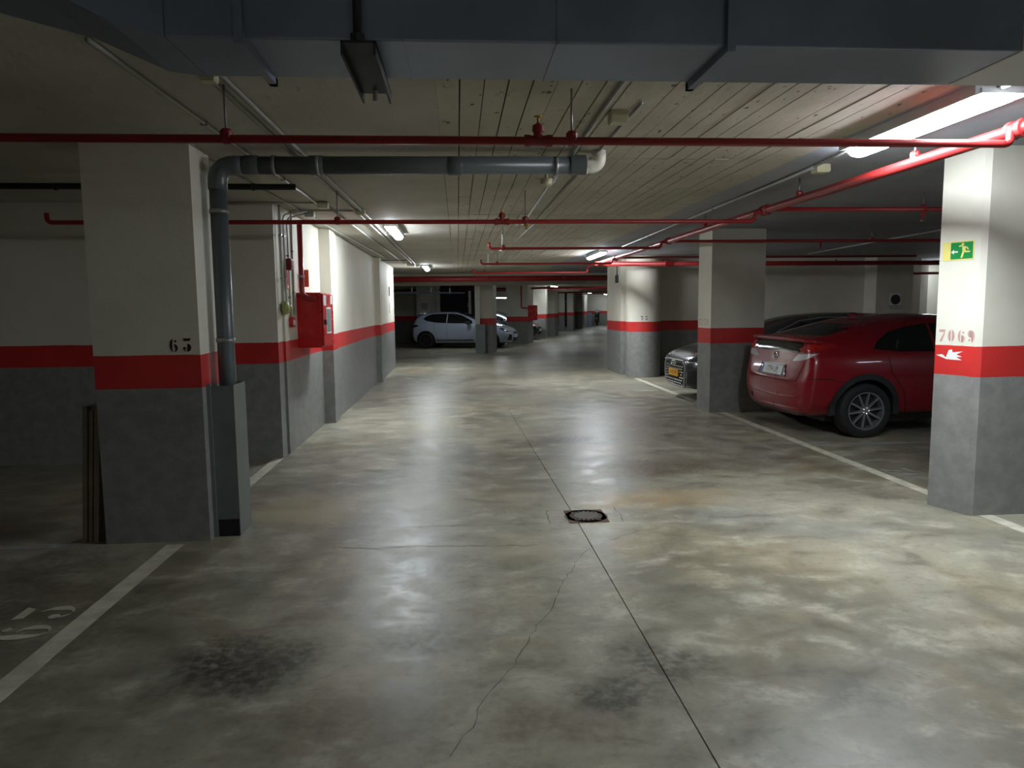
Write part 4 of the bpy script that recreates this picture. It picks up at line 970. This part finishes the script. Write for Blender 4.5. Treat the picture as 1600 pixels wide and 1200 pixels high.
for s in (-1, 1):
    red.patch('side_window', [(.86, 1.035), (.93, 1.12), (1.10, 1.22), (1.36, 1.285), (1.62, 1.315), (1.62, .995), (1.2, 1.0)], 'side', 'glass', s)
    red.patch('side_window', [(1.66, .995), (1.66, 1.318), (2.15, 1.322), (2.42, 1.28), (2.72, 1.12), (2.92, .99), (2.85, .965)], 'side', 'glass', s)
    red.line('door_gap', [(1.02, .97), (1.06, .75), (1.22, .55), (1.32, .26), (2.6, .25), (2.85, .5), (2.92, .75), (2.92, .95)], 'side', s=s)
    red.line('door_gap', [(1.64, .98), (1.72, .6), (1.70, .28)], 'side', s=s)
    red.line('bumper_gap', [(.05, .70), (.30, .70), (.45, .66)], 'side', s=s)
    red.patch('side_skirt', [(1.15, .22), (2.98, .22), (2.98, .27), (1.15, .28)], 'side', 'plastic', s, .006)
    red.patch('tail_lamp', [(-.17, 1.03), (-.10, .985), (.0, 1.0), (.14, 1.03), (.24, 1.06), (.20, 1.095), (.08, 1.125), (-.06, 1.13), (-.12, 1.12), (-.10, 1.06)], 'rq', 'taillight', s, .010, .03)
    red.patch('tail_lamp_amber', [(.0, 1.045), (.10, 1.05), (.15, 1.07), (.10, 1.095), (.0, 1.10)], 'rq', 'amber', s, .014, .03)
    red.patch('tail_lamp_clear', [(-.26, .885), (-.14, .895), (-.02, .925), (.10, .99), (.0, .985), (-.10, .975), (-.17, .97), (-.22, .93)], 'rq', 'clearlamp', s, .010, .03)
    red.mirror(2.78, 1.02, s)
    red.patch('reflector', [(s * .60 - .06, .42), (s * .60 + .06, .42), (s * .60 + .06, .437), (s * .60 - .06, .437)], 'rear', 'taillight', 1, .005, .03)
    hd = red.patch('door_handle', [(1.14, 1.03), (1.20, 1.13), (1.185, 1.135), (1.125, 1.04)], 'side', 'plastic', s, .016, .03); hd2 = red.patch('door_handle', [(1.86, .80), (2.05, .805), (2.05, .83), (1.86, .825)], 'side', 'car_red', s, .028, .03)
red.patch('rear_window', [(-.58, 1.185), (.58, 1.185), (.57, 1.22), (.50, 1.36), (.44, 1.385), (-.44, 1.385), (-.50, 1.36), (-.57, 1.22)], 'rear', 'glass', 1, .004)
red.patch('lower_rear_window', [(-.54, .985), (.54, .985), (.60, 1.03), (.61, 1.105), (-.61, 1.105), (-.60, 1.03)], 'rear', 'glass', 1, .006)
bm = tube(new_bm(), bend([(.24, -.76, 1.115), (.10, -.68, 1.135), (.072, -.45, 1.145), (.072, .45, 1.145), (.10, .68, 1.135), (.24, .76, 1.115)], .08, 5), .026, 10)
red.place(link('spoiler_bar', bm, 'car_red', smooth=True))
bm = tube(new_bm(), [(.10, -.5, 1.122), (.10, .5, 1.122)], .012, 8); red.place(link('brake_light_strip', bm, 'taillight', smooth=True))
red.patch('windscreen', [(2.32, -.50), (2.32, .50), (3.02, .62), (3.08, .4), (3.10, 0), (3.08, -.4), (3.02, -.62)], 'top', 'glass', 1)
red.patch('plate_recess', [(-.36, .685), (.36, .685), (.30, .835), (-.30, .835)], 'rear', 'car_black', 1, .003, .03)
red.plate('rear', .030, .757, .52, .115, '7794 LPJ', 'plate_white', tilt=R(16))
for s in (-1, 1):
    red.line('chrome_edge', [(s * .345, .69), (s * .295, .825)], 'rear', 'chrome', w=.012, off=.006)
red.line('tailgate_gap', [(-.70, .88), (-.62, .66), (-.45, .645), (.45, .645), (.62, .66), (.70, .88)], 'rear')
red.line('bumper_crease', [(-.66, .475), (-.3, .455), (.3, .455), (.66, .475)], 'rear', 'car_red', w=.02, off=.0)
red.line('bumper_crease', [(-.68, .335), (-.3, .32), (.3, .32), (.68, .335)], 'rear', 'car_red', w=.02, off=.0)
red.line('bumper_lip', [(-.68, .275), (-.3, .27), (.3, .27), (.68, .275)], 'rear', 'plastic', w=.02, off=.0)
red.patch('tow_hook_cover', blob((.50, .39), .032, 14), 'rear', 'black', 1, .003, .02)
h_, d_ = red.proj(0, .925, 'rear'); ex = h_.x - .008
em = red.place(link('emblem', lathe(new_bm(), [(.052, 0), (.054, .008), (.044, .010), (.043, .002)], (ex + .006, 0, .925), (-1, 0, 0), 20), 'chrome', smooth=True))
bm = new_bm(); box(bm, ex - .006, ex + .002, -.028, -.018, .898, .952); box(bm, ex - .006, ex + .002, .018, .028, .898, .952); box(bm, ex - .006, ex + .002, -.018, .018, .919, .931); red.place(link('emblem_letter', bm, 'chrome'), em)
bm = new_bm(); tube(bm, [(.92, .18, 1.40), (.99, .16, 1.375)], .006, 6); 
bm.free()
bm = new_bm()
v = [bm.verts.new(p) for p in ((1.26, -.016, 1.405), (1.26, .016, 1.405), (1.06, .020, 1.43), (1.06, -.020, 1.43), (1.04, 0, 1.448), (1.11, 0, 1.446), (1.02, .02, 1.37), (1.02, -.02, 1.37))]
for f in ((0, 1, 2, 5), (0, 5, 3), (5, 2, 4), (3, 5, 4), (4, 2, 6), (4, 7, 3), (4, 6, 7), (0, 7, 6, 1), (1, 6, 2), (0, 3, 7)):
    try: bm.faces.new([v[i] for i in f])
    except ValueError: pass
red.place(link('roof_fin', bm, 'car_red'))

# --- dark grey hatchback, nose towards the aisle
ST_GREY = [
    (0.00, .42, .50, .58, .55, .56, .66, .46, .74, .01), (0.06, .28, .72, .80, .55, .78, .78, .66, .96, .02), (0.14, .22, .77, .85, .58, .82, .88, .68, 1.10, .03), (0.34, .2, .80, .885, .60, .845, .93, .62, 1.28, .05), (0.65, .19, .81, .90, .62, .85, .95, .60, 1.385, .06),
    (1.2, .18, .81, .90, .62, .85, .95, .59, 1.428, .06), (1.8, .18, .81, .895, .62, .85, .94, .59, 1.43, .06), (2.3, .18, .81, .895, .62, .85, .935, .60, 1.39, .06), (2.75, .18, .81, .90, .62, .85, .93, .63, 1.26, .05), (3.12, .18, .81, .905, .62, .85, .92, .69, 1.08, .03), (3.45, .18, .81, .905, .62, .84, .89, .73, .965, .03),
    (3.85, .19, .80, .895, .60, .82, .82, .70, .90, .03), (4.12, .20, .77, .86, .56, .77, .75, .66, .82, .02), (4.25, .20, .68, .76, .50, .70, .68, .60, .745, .02), (4.315, .21, .54, .62, .46, .60, .62, .50, .675, .01), (4.34, .24, .44, .50, .44, .47, .56, .40, .60, .01)]
aud = Car('dark_grey_hatchback', 'dark grey hatchback with mesh grille and yellow number plate', 'car_dark', ST_GREY, (.80, 3.44), .325, (7.99, 12.12, 0), R(180 + 1.5), halfw=.895)
aud.underside()
for wx in (.80, 3.44):
    for s in (-1, 1): aud.wheel(wx, s)
for s in (-1, 1):
    aud.patch('side_window', [(.62, 1.0), (.75, 1.17), (.95, 1.28), (1.55, 1.325), (1.55, .975)], 'side', 'glass', s)
    aud.patch('side_window', [(1.59, .975), (1.59, 1.325), (2.05, 1.32), (2.42, 1.26), (2.75, 1.12), (2.98, .99), (2.9, .965)], 'side', 'glass', s)
    aud.line('window_trim', [(.60, 1.0), (.74, 1.185), (.95, 1.30), (1.55, 1.345), (2.05, 1.345), (2.45, 1.29), (2.80, 1.15), (3.08, 1.01)], 'side', 'alloy', s, .02, .006)
    aud.line('door_gap', [(.62, .96), (.75, .7), (1.15, .3), (2.7, .25), (2.9, .6), (2.86, .95)], 'side', s=s); aud.line('door_gap', [(1.57, .95), (1.62, .3)], 'side', s=s)
    aud.patch('headlamp', [(s * .52, .70), (s * .58, .655), (s * .80, .675), (s * .80, .745), (s * .66, .735)], 'front', 'headlamp', 1, .006, .03)
    aud.line('headlamp_strip', [(s * .53, .66), (s * .60, .638), (s * .78, .655)], 'front', 'clearlamp', 1, .014, .006)
    aud.patch('air_inlet', [(s * .55, .30), (s * .76, .32), (s * .78, .52), (s * .60, .50)], 'front', 'plastic', 1, .003, .03)
    aud.mirror(2.72, 1.02, s, 'car_dark')
    aud.line('bonnet_gap', [(3.15, s * .74), (3.7, s * .72), (4.1, s * .64)], 'top')
    aud.patch('tail_lamp', [(s * .45, .84), (s * .78, .84), (s * .78, .93), (s * .5, .93)], 'rear', 'taillight', 1, .006, .04)
aud.patch('windscreen', [(2.25, -.50), (2.25, .50), (3.02, .62), (3.14, .4), (3.18, 0), (3.14, -.4), (3.02, -.62)], 'top', 'glass', 1)
aud.patch('rear_window', [(-.55, 1.08), (.55, 1.08), (.50, 1.32), (-.50, 1.32)], 'rear', 'glass', 1)
aud.line('bonnet_gap', [(4.20, -.62), (4.27, -.4), (4.285, 0), (4.27, .4), (4.20, .62)], 'top')
GR = [(-.40, .655), (.40, .655), (.52, .56), (.46, .24), (.30, .205), (-.30, .205), (-.46, .24), (-.52, .56)]
gr = aud.patch('grille', GR, 'front', 'black', 1, .004, .05)
aud.line('grille_surround', GR + GR[:1], 'front', 'conduit', 1, .02, .006, parent=gr)
rnd = random.Random(2)
for i in range(9):
    z = .235 + i * .046
    for j in range(-5, 6):
        y = j * .092 + (.046 if i % 2 else 0)
        lim = .50 - max(0, z - .56) * 1.1 - max(0, .56 - z) * .17
        if abs(y) > lim - .05 or (.37 < z < .51 and abs(y) < .30) : continue
        o_ = aud.patch('grille_stud', [(y - .026, z - .010), (y + .026, z - .010), (y + .040, z), (y + .026, z + .010), (y - .026, z + .010), (y - .040, z)], 'front', 'chrome', 1, .012, .05, parent=gr, depth=.01)
h_, d_ = aud.proj(0, .44, 'front')
aud.plate('front', h_.x + .018, .44, .46, .115, 'N 810 VP', 'plate_yellow', blue=False)
h_, d_ = aud.proj(0, .60, 'front')
for k in range(4):
    aud.place(link('emblem_ring', lathe(new_bm(), [(.040, 0), (.044, .006), (.040, .012), (.034, .012), (.031, .006), (.034, 0), (.040, 0)], (h_.x + .006, (k - 1.5) * .056, .60), (1, 0, 0), 20), 'chrome', smooth=True))
aud.line('bumper_lip', [(-.66, .215), (-.3, .2), (.3, .2), (.66, .215)], 'front', 'plastic', 1, .03, .0)

# --- silver white hatchback far down the aisle, side on
ST_WHITE = [
    (0.00, .40, .50, .58, .55, .56, .64, .46, .72, .01), (0.05, .28, .70, .79, .54, .77, .76, .66, .93, .02), (0.11, .22, .75, .84, .56, .80, .88, .66, 1.08, .02), (0.20, .20, .77, .865, .58, .82, .94, .63, 1.28, .04), (0.45, .19, .79, .88, .60, .83, .97, .60, 1.38, .05), (0.85, .18, .79, .88, .62, .83, .97, .585, 1.43, .06),
    (1.4, .18, .79, .87, .62, .825, .955, .585, 1.44, .06), (1.85, .18, .79, .87, .62, .825, .945, .59, 1.415, .06), (2.25, .18, .79, .872, .62, .825, .935, .61, 1.30, .05), (2.65, .18, .79, .875, .62, .825, .925, .66, 1.08, .03), (2.95, .18, .79, .88, .60, .82, .90, .70, .985, .03), (3.35, .18, .79, .88, .60, .80, .85, .70, .93, .03),
    (3.68, .19, .76, .86, .56, .77, .76, .66, .85, .03), (3.88, .20, .68, .78, .52, .70, .68, .58, .75, .02), (3.99, .24, .58, .66, .48, .60, .60, .50, .65, .01), (4.05, .34, .44, .50, .46, .48, .54, .38, .58, .01)]
def small_car(name, label, paint, loc, ang, group=None, dark=True):
    c = Car(name, label, paint, ST_WHITE, (.62, 3.20), .315, loc, ang, group, halfw=.87, levels=2)
    c.underside()
    for wx in (.62, 3.20):
        for s in (-1, 1): c.wheel(wx, s, 'darkalloy' if dark else 'alloy', 5)
    for s in (-1, 1):
        c.patch('side_window', [(.50, 1.16), (.62, 1.26), (.85, 1.335), (1.45, 1.355), (1.45, .985), (1.0, 1.01), (.62, 1.08)], 'side', 'glass', s)
        c.patch('side_window', [(1.49, .985), (1.49, 1.355), (1.80, 1.34), (2.05, 1.28), (2.45, 1.08), (2.52, .965)], 'side', 'glass', s)
        c.line('door_gap', [(.95, .98), (1.0, .6), (1.12, .28), (2.35, .25), (2.58, .5), (2.6, .93)], 'side', s=s); c.line('door_gap', [(1.47, .97), (1.52, .3)], 'side', s=s)
        c.patch('side_moulding', [(1.02, .30), (2.55, .30), (2.55, .345), (1.02, .335)], 'side', 'plastic', s, .008)
        c.patch('door_handle', [(1.62, .835), (1.82, .835), (1.82, .865), (1.62, .865)], 'side', paint, s, .03, .03)
        c.patch('tail_lamp', [(.04, .80), (.30, .86), (.32, .92), (.10, .92)], 'side', 'glass', s, .006, .03); c.patch('tail_lamp', [(s * .40, .80), (s * .78, .80), (s * .78, .90), (s * .45, .92)], 'rear', 'taillight', 1, .005, .04)
        c.patch('headlamp', [(3.55, .77), (3.62, .82), (3.92, .70), (3.97, .62), (3.80, .66)], 'side', 'headlamp', s, .006, .03)
        c.patch('headlamp', [(s * .36, .62), (s * .74, .70), (s * .72, .78), (s * .40, .68)], 'front', 'clearlamp', 1, .006, .03)
        c.patch('air_inlet', [(s * .50, .30), (s * .70, .32), (s * .70, .56), (s * .56, .52)], 'front', 'plastic', 1, .004, .03)
        c.arch_trim(.62, s, .355, .375, paint if not dark else 'plastic', .004); c.arch_trim(3.20, s, .355, .375, paint if not dark else 'plastic', .004)
        c.mirror(2.38, 1.0, s, 'plastic' if dark else paint)
    c.patch('windscreen', [(1.85, -.5), (1.85, .5), (2.55, .6), (2.68, .3), (2.70, 0), (2.68, -.3), (2.55, -.6)], 'top', 'glass', 1)
    c.patch('rear_window', [(-.56, 1.02), (.56, 1.02), (.50, 1.28), (-.50, 1.28)], 'rear', 'glass', 1)
    c.patch('grille', [(-.36, .56), (.36, .56), (.40, .62), (-.40, .62)], 'front', 'black', 1, .004, .04)
    c.patch('lower_grille', [(-.40, .26), (.40, .26), (.42, .42), (-.42, .42)], 'front', 'black', 1, .004, .04)
    c.line('chrome_edge', [(-.38, .55), (0, .53), (.38, .55)], 'front', 'chrome', 1, .015, .006)
    h_, d_ = c.proj(0, .46, 'front'); c.plate('front', h_.x + .015, .47, .50, .11, '5621 KLM', 'plate_white') if not dark else c.plate('front', h_.x + .015, .47, .50, .11, '4108 LBD', 'plate_white')
    bm = new_bm(); box(bm, .12, .30, -.52, .52, 1.345, 1.375, .012)
    for v in bm.verts: v.co.z -= (.30 - v.co.x) * .12
    c.place(link('roof_spoiler', bm, paint, auto=50))
    return c
white = small_car('silver_white_hatchback', 'silver white hatchback seen side on behind the far pillar', 'car_white', (-1.62, 29.57, 0), R(-16.5))
blk = small_car('black_hatchback', 'black hatchback half hidden behind the silver white car', 'car_black', (-1.7, 32.5, 0), R(-16.5))
drk = small_car('dark_hatchback', 'dark hatchback nosing out past the second hose cabinet', 'car_dark', (.15, 36.45, 0), R(-17.4), dark=False)

# --- scooter at the far end
A2 = thing('motor_scooter', 'dark motor scooter parked at the far end of the garage', 'scooter', (11.35, 58.6, 0), R(80), world=False)
for xx in (0, 1.25):
    q = link('wheel', lathe(new_bm(), [(.15, -.05), (.23, -.06), (.26, 0), (.23, .06), (.15, .05)], (xx, 0, .26), (0, 1, 0), 20), 'rubber', A2, smooth=True); w_ = link('rim', lathe(new_bm(), [(.15, -.04), (.15, .04), (0, .03)], (xx, 0, .26), (0, 1, 0), 16), 'alloy', q)
bm = new_bm(); box(bm, -.15, .55, -.16, .16, .42, .72, .08); box(bm, .4, .95, -.15, .15, .22, .34, .04); link('body', bm, 'car_black', A2, auto=50)
bm = new_bm(); box(bm, -.25, .55, -.14, .14, .72, .82, .04); link('seat', bm, 'plastic', A2, auto=50)
bm = new_bm(); box(bm, .92, 1.06, -.2, .2, .3, .98, .06)
for v in bm.verts: v.co.x -= (v.co.z - .3) * .18
link('front_shield', bm, 'car_black', A2, auto=50)
link('fork', tube(new_bm(), [(1.25, 0, .26), (.95, 0, 1.0)], .035, 8), 'steel', A2, smooth=True)
link('handlebar', tube(new_bm(), [(.86, -.33, 1.05), (.93, 0, 1.0), (.86, .33, 1.05)], .018, 8), 'steel', A2, smooth=True)
link('headlight', lathe(new_bm(), [(.0, .03), (.07, .02), (.08, -.04), (0, -.05)], (1.0, 0, .92), (1, 0, 0), 16), 'clearlamp', A2, smooth=True)
bm = new_bm(); box(bm, .98, 1.02, -.16, .16, 1.0, 1.35, .015); link('windshield', bm, 'glasspane', A2)
bm = new_bm(); box(bm, -.45, -.12, -.18, .18, .86, 1.14, .06); link('top_case', bm, 'car_black', A2, auto=50)
